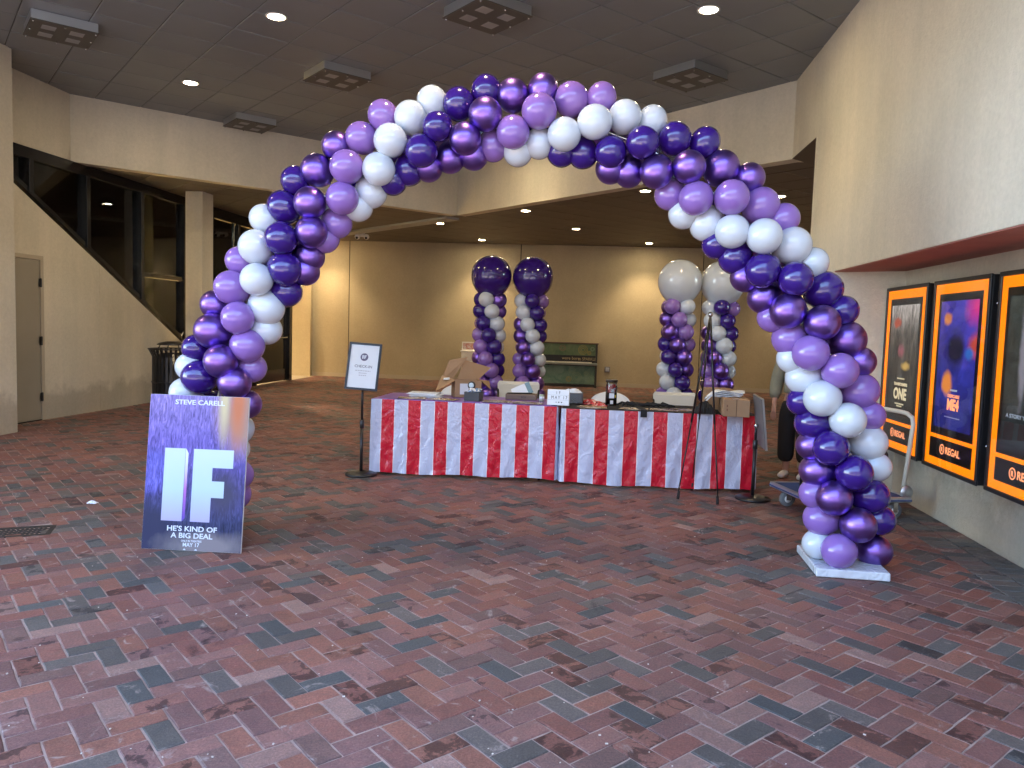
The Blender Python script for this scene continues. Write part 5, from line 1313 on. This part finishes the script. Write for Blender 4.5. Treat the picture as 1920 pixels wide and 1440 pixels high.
m_ = MB(); m_.bb(-pw / 2, -pw / 2 + 0.05, 0, pd, 0, ph_ - 0.03); m_.bb(pw / 2 - 0.05, pw / 2, 0, pd, 0, ph_ - 0.03); m_.bb(-pw / 2 + 0.05, pw / 2 - 0.05, pd - 0.03, pd, 0, ph_ - 0.03); m_.bb(-pw / 2 + 0.05, pw / 2 - 0.05, 0.02, pd - 0.03, 0.0, 0.06); m_.build('case', dkp, pt, 0.004)
m_ = MB(); m_.bb(-pw / 2 - 0.02, pw / 2 + 0.02, -0.02, pd + 0.02, ph_ - 0.028, ph_); m_.build('top_lid', mat('brown_piano_lid', (0.09, 0.055, 0.035), 0.5), pt, 0.004)
m_ = MB(); m_.bb(-pw / 2 + 0.052, pw / 2 - 0.052, 0.03, 0.06, 0.80, ph_ - 0.03); m_.build('upper_panel', gr1, pt)
m_ = MB(); m_.bb(-pw / 2 + 0.052, pw / 2 - 0.052, 0.02, 0.05, 0.07, 0.53); m_.build('lower_panel', gr2, pt)
m_ = MB(); m_.bb(-pw / 2 + 0.052, pw / 2 - 0.052, 0.05, 0.08, 0.655, 0.795); m_.build('fallboard', M['ink_black'], pt)
m_ = MB(); m_.bb(-pw / 2 + 0.0, pw / 2 - 0.0, -0.22, 0.02, 0.56, 0.615); m_.build('key_bed', mat('grey_piano_paint', (0.17, 0.19, 0.19), 0.5), pt, 0.006)
m_ = MB(); m_.bb(-pw / 2 + 0.08, pw / 2 - 0.14, -0.16, 0.02, 0.617, 0.637); m_.build('keys', mat('ivory_keys', (0.72, 0.70, 0.62), 0.35), pt)
bk = MB()
for k in range(50):
    if k % 7 not in (2, 6): bk.bb(-pw / 2 + 0.095 + k * 0.0244, -pw / 2 + 0.107 + k * 0.0244, -0.09, 0.018, 0.6375, 0.65)
o = bk.build('black_keys', M['glossy_black'], pt); o['kind'] = 'stuff'
text('lettering', 'were born', M['ink_yellow'], pt, (0.055, 0.048, 0.725), 0.45, 0.075, t=0.003)
text('lettering', 'to SPARKLE', M['ink_yellow'], pt, (0.47, 0.048, 0.715), 0.46, 0.075, t=0.003)
rnd = random.Random(31)
def ring(x, z, r_, m_at, y, w_=0.007):
    q = MB(); q.tube([(x + r_ * math.cos(2 * math.pi * k / 24), y, z + r_ * math.sin(2 * math.pi * k / 24)) for k in range(24)], w_, 4, closed=True); return q
gold = mat('ochre_swirl_paint', (0.36, 0.27, 0.06), 0.6); mint = mat('mint_swirl_paint', (0.22, 0.31, 0.20), 0.6); pink = mat('rust_swirl_paint', (0.22, 0.12, 0.08), 0.6)
for x, z, rs, mm, y in ((0.36, 0.945, (0.04, 0.08, 0.115), gold, 0.028), (-0.16, 0.98, (0.04, 0.075), pink, 0.028), (0.60, 0.97, (0.03, 0.05), mint, 0.028), (0.52, 0.87, (0.025, 0.045), gold, 0.028),
                        (0.02, 0.19, (0.035, 0.065), gold, 0.018), (0.22, 0.24, (0.05, 0.09, 0.125), mint, 0.018), (0.46, 0.34, (0.03, 0.055), mint, 0.018), (0.60, 0.20, (0.05, 0.09), mint, 0.018), (0.52, 0.13, (0.03,), mint, 0.018), (0.10, 0.42, (0.05, 0.08), mint, 0.018)):
    q = MB()
    for r_ in rs: g2 = ring(x, z, r_, mm, y); q.add(g2.v, g2.f)
    q.build('painted_swirl', mm, pt)
for k in range(3):
    m_ = MB(); m_.bb(0.10 + 0.07 * k, 0.145 + 0.07 * k, -0.10, 0.02, 0.035, 0.055); m_.build('pedal', M['glossy_black'], pt)
for s in (-1, 1):
    m_ = MB(); m_.bb(s * (pw / 2 - 0.025) - 0.025, s * (pw / 2 - 0.025) + 0.025, -0.20, 0.0, 0.0, 0.06); m_.bb(s * (pw / 2 - 0.025) - 0.02, s * (pw / 2 - 0.025) + 0.02, -0.19, -0.13, 0.061, 0.559); m_.build('leg', dkp, pt, 0.004)
nb = thing('notice_stand', 'white box stand with a red printed notice behind the balloon column', 'notice stand', (-1.10, 19.45, 0), R(-5))
m_ = MB(); m_.bb(-0.20, 0.20, -0.12, 0.12, 0, 0.80); m_.build('cabinet', M['white_paint'], nb, 0.006)
m_ = MB(); m_.bb(-0.22, 0.22, -0.14, 0.14, 0.802, 0.84); m_.build('top_board', M['white_paint'], nb, 0.004)
m_ = MB(); m_.bb(-0.20, 0.20, -0.03, -0.01, 0.842, 1.06); m_.build('notice_board', M['white_plastic'], nb)
m_ = MB(); m_.bb(-0.17, 0.17, -0.0325, -0.031, 0.87, 1.03); m_.build('notice_print', print_mat('red_notice_print', (0.62, 0.60, 0.58), (0.55, 0.40, 0.36), (0.45, 0.12, 0.08), 18), nb)
ol = thing('wall_outlet', 'small metal outlet box on the tan back wall right of the piano', 'outlet', (2.46, yb(2.46) - 0.001, 0.45), R(-5.4))
m_ = MB(); m_.bb(-0.07, 0.07, -0.03, 0.0, -0.075, 0.075); m_.build('surround', mat('grey_metal_box', (0.18, 0.18, 0.19), 0.4), ol, 0.006)
m_ = MB(); m_.bb(-0.045, 0.045, -0.036, -0.0305, -0.05, 0.05); m_.build('cover_plate', M['alu'], ol, 0.004)

# ------------------------------------------------------------------ litter bin
bn = thing('litter_bin', 'round black slatted litter bin by the raking side wall', 'litter bin', (-5.02, 11.3, 0))
m_ = MB(); m_.smooth = True; m_.lathe([(0.25, 0.03), (0.26, 0.05), (0.26, 0.92), (0.24, 0.92), (0.24, 0.06)], 32); m_.build('liner', M['black_plastic'], bn)
for k in range(30):
    a = 2 * math.pi * k / 30; c, s = math.cos(a), math.sin(a); m_ = MB()
    rt = Matrix.Rotation(a, 3, 'Z')
    m_.box((0.285 * c, 0.285 * s, 0.45), (0.008, 0.032, 0.84), rt)
    m_.box((0.308 * c, 0.308 * s, 0.925), (0.008, 0.032, 0.13), rt @ Matrix.Rotation(R(24), 3, 'Y'))
    m_.build('slat', M['black_metal'], bn)
for z, r_ in ((0.05, 0.29), (0.50, 0.293), (0.985, 0.337)):
    m_ = MB(); m_.smooth = True; m_.tube([(r_ * math.cos(2 * math.pi * k / 32), r_ * math.sin(2 * math.pi * k / 32), z) for k in range(32)], 0.011, 6, closed=True); m_.build('hoop', M['black_metal'], bn)
m_ = MB(); m_.smooth = True; m_.lathe([(0.0001, 1.10), (0.10, 1.095), (0.19, 1.075), (0.23, 1.05), (0.22, 1.045), (0.0001, 1.06)], 32); m_.build('rain_hood', M['black_metal'], bn)
for k in range(4):
    a = R(45 + 90 * k); m_ = MB(); m_.smooth = True; m_.tube([(0.18 * math.cos(a), 0.18 * math.sin(a), 1.06), (0.25 * math.cos(a), 0.25 * math.sin(a), 0.93)], 0.008, 6); m_.build('hood_strut', M['black_metal'], bn)

# ------------------------------------------------------------------ drain grate, litter
dg = thing('drain_grate', 'dark slotted iron drain grate let into the brick pavement', 'drain grate', (-3.30, 4.98, 0), R(22))
m_ = MB(); m_.bb(-0.46, 0.25, -0.125, 0.135, -0.03, -0.024); m_.build('pit', M['void'], dg)
iron = mat('worn_cast_iron', (0.026, 0.022, 0.02), 0.6, 0.3, vary=(20, 0.3), bump=(90, 0.3, 0.003))
m_ = MB()
m_.bb(-0.46, 0.25, -0.125, -0.09, -0.022, 0.001); m_.bb(-0.46, 0.25, 0.095, 0.135, -0.022, 0.001); m_.bb(-0.46, -0.43, -0.09, 0.095, -0.022, 0.001); m_.bb(0.22, 0.25, -0.09, 0.095, -0.022, 0.001)
m_.build('frame', iron, dg)
for k in range(1, 4):
    y = -0.09 + 0.185 * k / 4; m_ = MB(); m_.bb(-0.43, 0.22, y - 0.008, y + 0.008, -0.021, 0.0); m_.build('long_bar', iron, dg)
for k in range(1, 24):
    x = -0.43 + 0.65 * k / 24; m_ = MB(); m_.bb(x - 0.0065, x + 0.0065, -0.09, 0.095, -0.0205, -0.0015); m_.build('cross_bar', iron, dg)
lt = crumple('paper_scrap', (-3.22, 5.83, 0.003), (0.075, 0.04, 0.014), 3, M['paper'], 6, 4, 0.014)
tag(lt, 'torn scrap of white paper lying on the brick pavement', 'paper scrap')
rnd = random.Random(77); cr = MB()
for i in range(260):
    y = rnd.uniform(1.9, 8.5); x = rnd.uniform(-0.7, 0.5) * y
    if x > xn(y) - 0.1: continue
    s = rnd.uniform(0.002, 0.0055); cr.box((x, y, 0.002 + s / 2), (s * rnd.uniform(1, 2), s, s * 0.6), Matrix.Rotation(rnd.uniform(0, 3), 3, 'Z'))
o = cr.build('grit', mat('pale_grit', (0.55, 0.50, 0.44), 0.8)); o['kind'] = 'stuff'; o['label'] = 'pale grit and crumbs scattered on the bricks'

# ------------------------------------------------------------------ platform cart
ctt = thing('platform_cart', 'blue decked platform cart with a cream push handle behind the arch foot', 'cart', (2.75, 6.31, 0), R(8))
m_ = MB(); m_.bb(-0.42, 0.42, -0.29, 0.29, 0.165, 0.195); m_.build('deck', M['blue_deck'], ctt, 0.004)
m_ = MB()
m_.bb(-0.45, 0.45, -0.315, -0.292, 0.155, 0.20); m_.bb(-0.45, 0.45, 0.292, 0.315, 0.155, 0.20); m_.bb(-0.45, -0.422, -0.29, 0.29, 0.155, 0.20); m_.bb(0.422, 0.45, -0.29, 0.29, 0.155, 0.20)
m_.build('edge_rail', M['alu'], ctt, 0.006)
m_ = MB(); m_.bb(-0.453, 0.453, -0.319, 0.319, 0.165, 0.178); m_.build('bumper', mat('blue_bumper', (0.03, 0.07, 0.20), 0.5), ctt, 0.003)
for x in (-0.33, 0.36):
    for y in (-0.22, 0.22):
        wv_ = MB(); wv_.smooth = True; wv_.lathe([(0.030, -0.018), (0.062, -0.018), (0.068, -0.01), (0.068, 0.01), (0.062, 0.018), (0.030, 0.018)], 20, (x, y, 0.068), 'Y'); wh = wv_.build('wheel', M['grey_rubber'], ctt)
        h_ = MB(); h_.smooth = True; h_.lathe([(0.0001, -0.021), (0.015, -0.021), (0.032, -0.019), (0.032, 0.019), (0.0001, 0.021)], 16, (x, y, 0.068), 'Y'); h_.build('hub', M['white_paint'], wh)
        f_ = MB(); f_.bb(x - 0.02, x + 0.02, y - 0.03, y - 0.024, 0.06, 0.154); f_.bb(x - 0.02, x + 0.02, y + 0.024, y + 0.03, 0.06, 0.154); f_.bb(x - 0.035, x + 0.035, y - 0.035, y + 0.035, 0.146, 0.154); f_.build('castor_fork', M['steel'], ctt)
m_ = MB(); m_.smooth = True
hp = [(0.40, -0.26, 0.20), (0.455, -0.26, 0.78), (0.45, -0.25, 0.835), (0.43, -0.21, 0.865), (0.42, -0.15, 0.872), (0.42, 0.15, 0.872), (0.43, 0.21, 0.865), (0.45, 0.25, 0.835), (0.455, 0.26, 0.78), (0.40, 0.26, 0.20)]
m_.tube(hp, 0.018, 12); m_.build('push_handle', M['cream_tube'], ctt)
for y in (-0.26, 0.26):
    m_ = MB(); m_.smooth = True; m_.lathe([(0.0001, -0.01), (0.05, -0.01), (0.055, 0), (0.05, 0.01), (0.0001, 0.01)], 20, (0.415, y + (-0.03 if y < 0 else 0.03), 0.235), 'Y'); m_.build('hinge_plate', M['alu'], ctt)
t = thing('folded_signs', 'folded black stand and white edged board standing on the blue cart', 'display stand', (2.49, 6.42, 0.197), R(14))
m_ = MB(); m_.bb(-0.012, 0.30, -0.004, 0.008, 0.0, 0.46); m_.build('board', M['foam'], t)
for x in (-0.035, 0.005):
    m_ = MB(); m_.smooth = True; m_.tube([(x, -0.03, 0.0), (x + 0.012, -0.02, 0.66)], 0.011, 8); m_.build('pole', M['black_metal'], t)
bg_ = thing('black_bag', 'black cloth bag hanging from the cream cart handle', 'bag', (3.22, 6.62, 0.40))
m_ = MB(); m_.smooth = True
for_prof = [(0.0001, -0.12), (0.06, -0.11), (0.085, -0.03), (0.075, 0.06), (0.04, 0.12), (0.0001, 0.13)]
m_.lathe(for_prof, 16); m_.v = [(x * 1.1, y * 0.5, z) for x, y, z in m_.v]; m_.build('body', M['black_cloth'], bg_)
m_ = MB(); m_.smooth = True; m_.tube([(-0.05, 0, 0.10), (-0.06, 0, 0.30), (-0.04, 0, 0.45)], 0.008, 6); m_.tube([(0.04, 0, 0.11), (-0.02, 0, 0.32), (-0.04, 0, 0.45)], 0.008, 6); m_.build('strap', M['black_cloth'], bg_)

# ------------------------------------------------------------------ film poster cases
def poster_case(y0, art, label):
    fx = xn(y0) - 0.135
    t = thing('poster_case', label, 'poster case', (fx, y0, 0), WD + math.pi, 'film poster cases in the niche')
    W_, z0, z1, D_ = 0.905, 0.455, 1.93, 0.125
    def fr(x0, x1, za, zb, e, ya, yb_, name, m_at, bev=0):
        q = MB(); q.bb(x0, x1, ya, yb_, za, za + e); q.bb(x0, x1, ya, yb_, zb - e, zb); q.bb(x0, x0 + e, ya, yb_, za + e, zb - e); q.bb(x1 - e, x1, ya, yb_, za + e, zb - e)
        return q.build(name, m_at, t, bev)
    q = MB(); q.bb(0, W_, 0.012, D_, z0, z1); q.build('case_box', M['black_metal'], t, 0.004)
    fr(-0.004, W_ + 0.004, z0 - 0.004, z1 + 0.004, 0.032, -0.006, 0.010, 'door_rim', M['black_metal'], 0.003)
    q = MB(); q.bb(0.029, W_ - 0.029, 0.005, 0.0105, z0 + 0.029, z1 - 0.029); q.build('orange_panel', M['orange'], t)
    wx0, wx1, wz0, wz1 = 0.105, W_ - 0.105, z0 + 0.275, z1 - 0.105
    q = MB(); q.bb(wx0, wx1, 0.003, 0.0048, wz0, wz1); q.build('display_window', M['glossy_black'], t)
    q = MB(); q.bb(wx0, wx1, 0.003, 0.0048, z0 + 0.09, z0 + 0.245); q.build('name_panel', M['glossy_black'], t)
    px0, px1, pz0, pz1 = wx0 + 0.045, wx1 - 0.045, wz0 + 0.06, wz1 - 0.06
    q = MB(); q.bb(px0, px1, 0.001, 0.0028, pz0, pz1); q.build('film_poster', art_mat('poster_print_' + art, art), t)
    # round emblem and name
    cx, cz = wx0 + 0.225, z0 + 0.168
    for r_ in (0.040,):
        q = MB(); n = 28
        V = [(cx + rr_ * math.cos(2 * math.pi * k / n), y_, cz + rr_ * math.sin(2 * math.pi * k / n)) for y_ in (0.0018, 0.0030) for rr_ in (r_, r_ - 0.009) for k in range(n)]
        q.add(V, [(k, (k + 1) % n, n + (k + 1) % n, n + k) for k in range(n)] + [(k, (k + 1) % n, 2 * n + (k + 1) % n, 2 * n + k) for k in range(n)] + [(n + k, n + (k + 1) % n, 3 * n + (k + 1) % n, 3 * n + k) for k in range(n)])
        q.build('round_emblem', M['ink_orange'], t)
    text('lettering', 'R', M['ink_orange'], t, (cx, 0.0024, cz), 0.030, 0.036, bold=0.03)
    text('lettering', 'REGAL', M['ink_orange'], t, (cx + 0.06, 0.0024, cz), 0.235, 0.056, bold=0.02, align=0)
    mx = (px0 + px1) / 2
    if art == 'smoke':
        text('lettering', 'TRANSFORMERS', M['ink_gold'], t, (mx, 0.0004, pz0 + 0.275), 0.30, 0.028, bold=0.03)
        text('lettering', 'ONE', M['ink_gold'], t, (mx, 0.0004, pz0 + 0.19), 0.29, 0.105, bold=0.04)
        for z_, w_ in ((0.325, 0.16), (0.10, 0.20), (0.08, 0.12)):
            q = MB(); rr_ = random.Random(int(z_ * 999)); x = mx - w_ / 2
            while x < mx + w_ / 2:
                l_ = rr_.uniform(0.012, 0.03); q.bb(x, min(x + l_, mx + w_ / 2), 0.0002, 0.0009, pz0 + z_ - 0.006, pz0 + z_ + 0.006); x += l_ + 0.006
            q.build('small_print', M['ink_gold'], t)
    elif art == 'blue':
        text('lettering', 'DESPICABLE', M['ink_orange'], t, (mx + 0.01, 0.0004, pz0 + 0.255), 0.19, 0.026, bold=0.03)
        text('lettering', 'ME4', M['ink_orange'], t, (mx + 0.01, 0.0004, pz0 + 0.19), 0.19, 0.088, bold=0.05)
        q = MB(); q.bb(mx - 0.05, mx + 0.06, 0.0002, 0.0009, pz0 + 0.292, pz0 + 0.306); q.build('small_print', M['ink_white'], t)
        q = MB(); q.bb(mx - 0.12, mx + 0.13, 0.0002, 0.0009, pz0 + 0.088, pz0 + 0.096); q.build('small_print', M['ink_grey'], t)
    else:
        text('lettering', 'A STORY YOU W', M['ink_white'], t, (px0 + 0.05, 0.0004, pz0 + 0.20), 0.36, 0.026, bold=0.01, align=0)
    q = MB(); q.bb(0.029, W_ - 0.029, -0.0025, -0.0005, z0 + 0.029, z1 - 0.029); q.build('glass_pane', M['glass_case'], t)
    for z_ in (z0 + 0.28, z1 - 0.2):
        q = MB(); q.smooth = True; q.lathe([(0.0001, 0.008), (0.011, 0.008), (0.011, 0.0), (0.0001, 0.0)], 12, (W_ - 0.0, 0.05, z_), 'X'); q.build('key_lock', M['steel'], t)
poster_case(7.22, 'smoke', 'orange edged poster case furthest in the niche with a dark film poster reading ONE')
poster_case(6.205, 'blue', 'orange edged poster case in the middle with a blue and magenta film poster')
poster_case(5.19, 'dark', 'orange edged poster case with a near black film poster beginning A STORY YOU')

# ------------------------------------------------------------------ person behind the arch
def skin_obj(name, pts, edges, m_at, parent, root=0, sub=2):
    me = bpy.data.meshes.new(name); me.from_pydata([p[:3] for p in pts], edges, []); me.materials.append(m_at)
    o = link(name, me, parent)
    sk = o.modifiers.new('skin', 'SKIN'); sk.use_smooth_shade = True
    for i, p in enumerate(pts):
        v = me.skin_vertices[0].data[i]
        v.radius = (p[3], p[4] if len(p) > 4 else p[3]); v.use_root = (i == root)
    ss = o.modifiers.new('sub', 'SUBSURF'); ss.levels = sub; ss.render_levels = sub
    return o
pr = thing('person', 'person in an olive jacket and loose black trousers mostly hidden by the arch', 'person', (2.93, 7.80, 0), R(-35))
# faces local -y ; x is the figure's left-to-right
def body():
    P_, E_ = [], []
    def a(*p): P_.append(p); return len(P_) - 1
    pel = a(0, 0, 0.80, 0.105, 0.085); sp = a(0, 0, 0.98, 0.105, 0.08); ch_ = a(0, 0.0, 1.16, 0.125, 0.09); sh = a(0, 0.01, 1.27, 0.08, 0.06); nk = a(0, 0.0, 1.34, 0.046); hd = a(0, -0.02, 1.42, 0.075, 0.085); hd2 = a(0, -0.02, 1.50, 0.068, 0.08); tp = a(0, -0.01, 1.555, 0.035)
    E_.extend([(pel, sp), (sp, ch_), (ch_, sh), (sh, nk), (nk, hd), (hd, hd2), (hd2, tp)])
    for s in (-1, 1):
        s1 = a(s * 0.155, 0.01, 1.255, 0.05); el = a(s * 0.215, 0.02, 0.99, 0.038); wr = a(s * 0.215, -0.07, 0.77, 0.024); pm = a(s * 0.212, -0.09, 0.70, 0.026, 0.014)
        E_.extend([(sh, s1), (s1, el), (el, wr), (wr, pm)])
        for k, (dx, ln) in enumerate(((-0.022, 0.068), (-0.008, 0.078), (0.007, 0.074), (0.021, 0.058))):
            k1 = a(s * 0.212 + dx * 0.9, -0.098, 0.665, 0.0085); k2 = a(s * 0.212 + dx, -0.103 + 0.006 * k, 0.665 - ln * 0.55, 0.0075); k3 = a(s * 0.212 + dx, -0.09 + 0.004 * k, 0.665 - ln, 0.006)
            E_.extend([(pm, k1), (k1, k2), (k2, k3)])
        th = a(s * 0.19, -0.115, 0.705, 0.010); t2 = a(s * 0.183, -0.128, 0.672, 0.0075)
        E_.extend([(wr, th), (th, t2)])
        hp_ = a(s * 0.085, 0, 0.76, 0.085); kn = a(s * 0.09, -0.01, 0.43, 0.055); an = a(s * 0.09, 0.015, 0.09, 0.034); he = a(s * 0.09, 0.02, 0.05, 0.032); to = a(s * 0.095, -0.13, 0.035, 0.028, 0.018)
        E_.extend([(pel, hp_), (hp_, kn), (kn, an), (an, he), (he, to)])
    return skin_obj('body', P_, E_, M['skin'], pr)
body()
def cl(name, pts, edges, m_at): return skin_obj(name, pts, edges, m_at, pr)
cl('jacket', [(0, 0, 0.86, 0.15, 0.12), (0, 0, 0.90, 0.16, 0.125), (0, 0, 1.05, 0.155, 0.12), (0, 0, 1.19, 0.15, 0.115), (0, 0.01, 1.285, 0.085, 0.075),
             (-0.165, 0.01, 1.25, 0.068), (-0.225, 0.02, 0.99, 0.075), (-0.222, -0.055, 0.80, 0.058), (0.165, 0.01, 1.25, 0.068), (0.225, 0.02, 0.99, 0.075), (0.222, -0.055, 0.80, 0.058)],
   [(0, 1), (1, 2), (2, 3), (3, 4), (4, 5), (5, 6), (6, 7), (4, 8), (8, 9), (9, 10)], M['olive'])
cl('trousers', [(0, 0, 0.86, 0.13, 0.105), (0, 0, 0.80, 0.135, 0.11), (-0.085, 0, 0.70, 0.105), (-0.092, -0.005, 0.42, 0.092), (-0.095, 0.01, 0.15, 0.088), (0.085, 0, 0.70, 0.105), (0.092, -0.005, 0.42, 0.092), (0.095, 0.01, 0.15, 0.088)],
   [(0, 1), (1, 2), (2, 3), (3, 4), (1, 5), (5, 6), (6, 7)], M['black_cloth'])
for s in (-1, 1):
    cl('shoe', [(s * 0.09, 0.035, 0.042, 0.042, 0.04), (s * 0.092, -0.05, 0.04, 0.043, 0.036), (s * 0.096, -0.15, 0.032, 0.038, 0.028)], [(0, 1), (1, 2)], M['white_plastic'])
cl('hair', [(0, 0.03, 1.36, 0.05, 0.04), (0, 0.035, 1.45, 0.078, 0.06), (0, 0.015, 1.535, 0.078, 0.07), (0, -0.03, 1.57, 0.06, 0.045)], [(0, 1), (1, 2), (2, 3)], M['hair'])
m_ = MB(); m_.smooth = True; m_.lathe([(0.0001, -0.022), (0.012, -0.015), (0.016, 0), (0.008, 0.02), (0.0001, 0.024)], 10, (0, -0.108, 1.435)); m_.build('nose', M['skin'], pr)
for s in (-1, 1):
    m_ = MB(); m_.smooth = True; m_.lathe([(0.0001, -0.008), (0.008, 0), (0.0001, 0.008)], 10, (s * 0.03, -0.098, 1.462)); m_.build('eye', M['ink_black'], pr)
    m_ = MB(); m_.smooth = True; m_.lathe([(0.0001, -0.028), (0.012, -0.01), (0.014, 0.012), (0.0001, 0.028)], 10, (s * 0.079, 0.0, 1.445)); m_.build('ear', M['skin'], pr)
m_ = MB(); m_.bb(-0.024, 0.024, -0.105, -0.09, 1.392, 1.40); m_.build('mouth', mat('lips', (0.32, 0.12, 0.10), 0.5), pr)
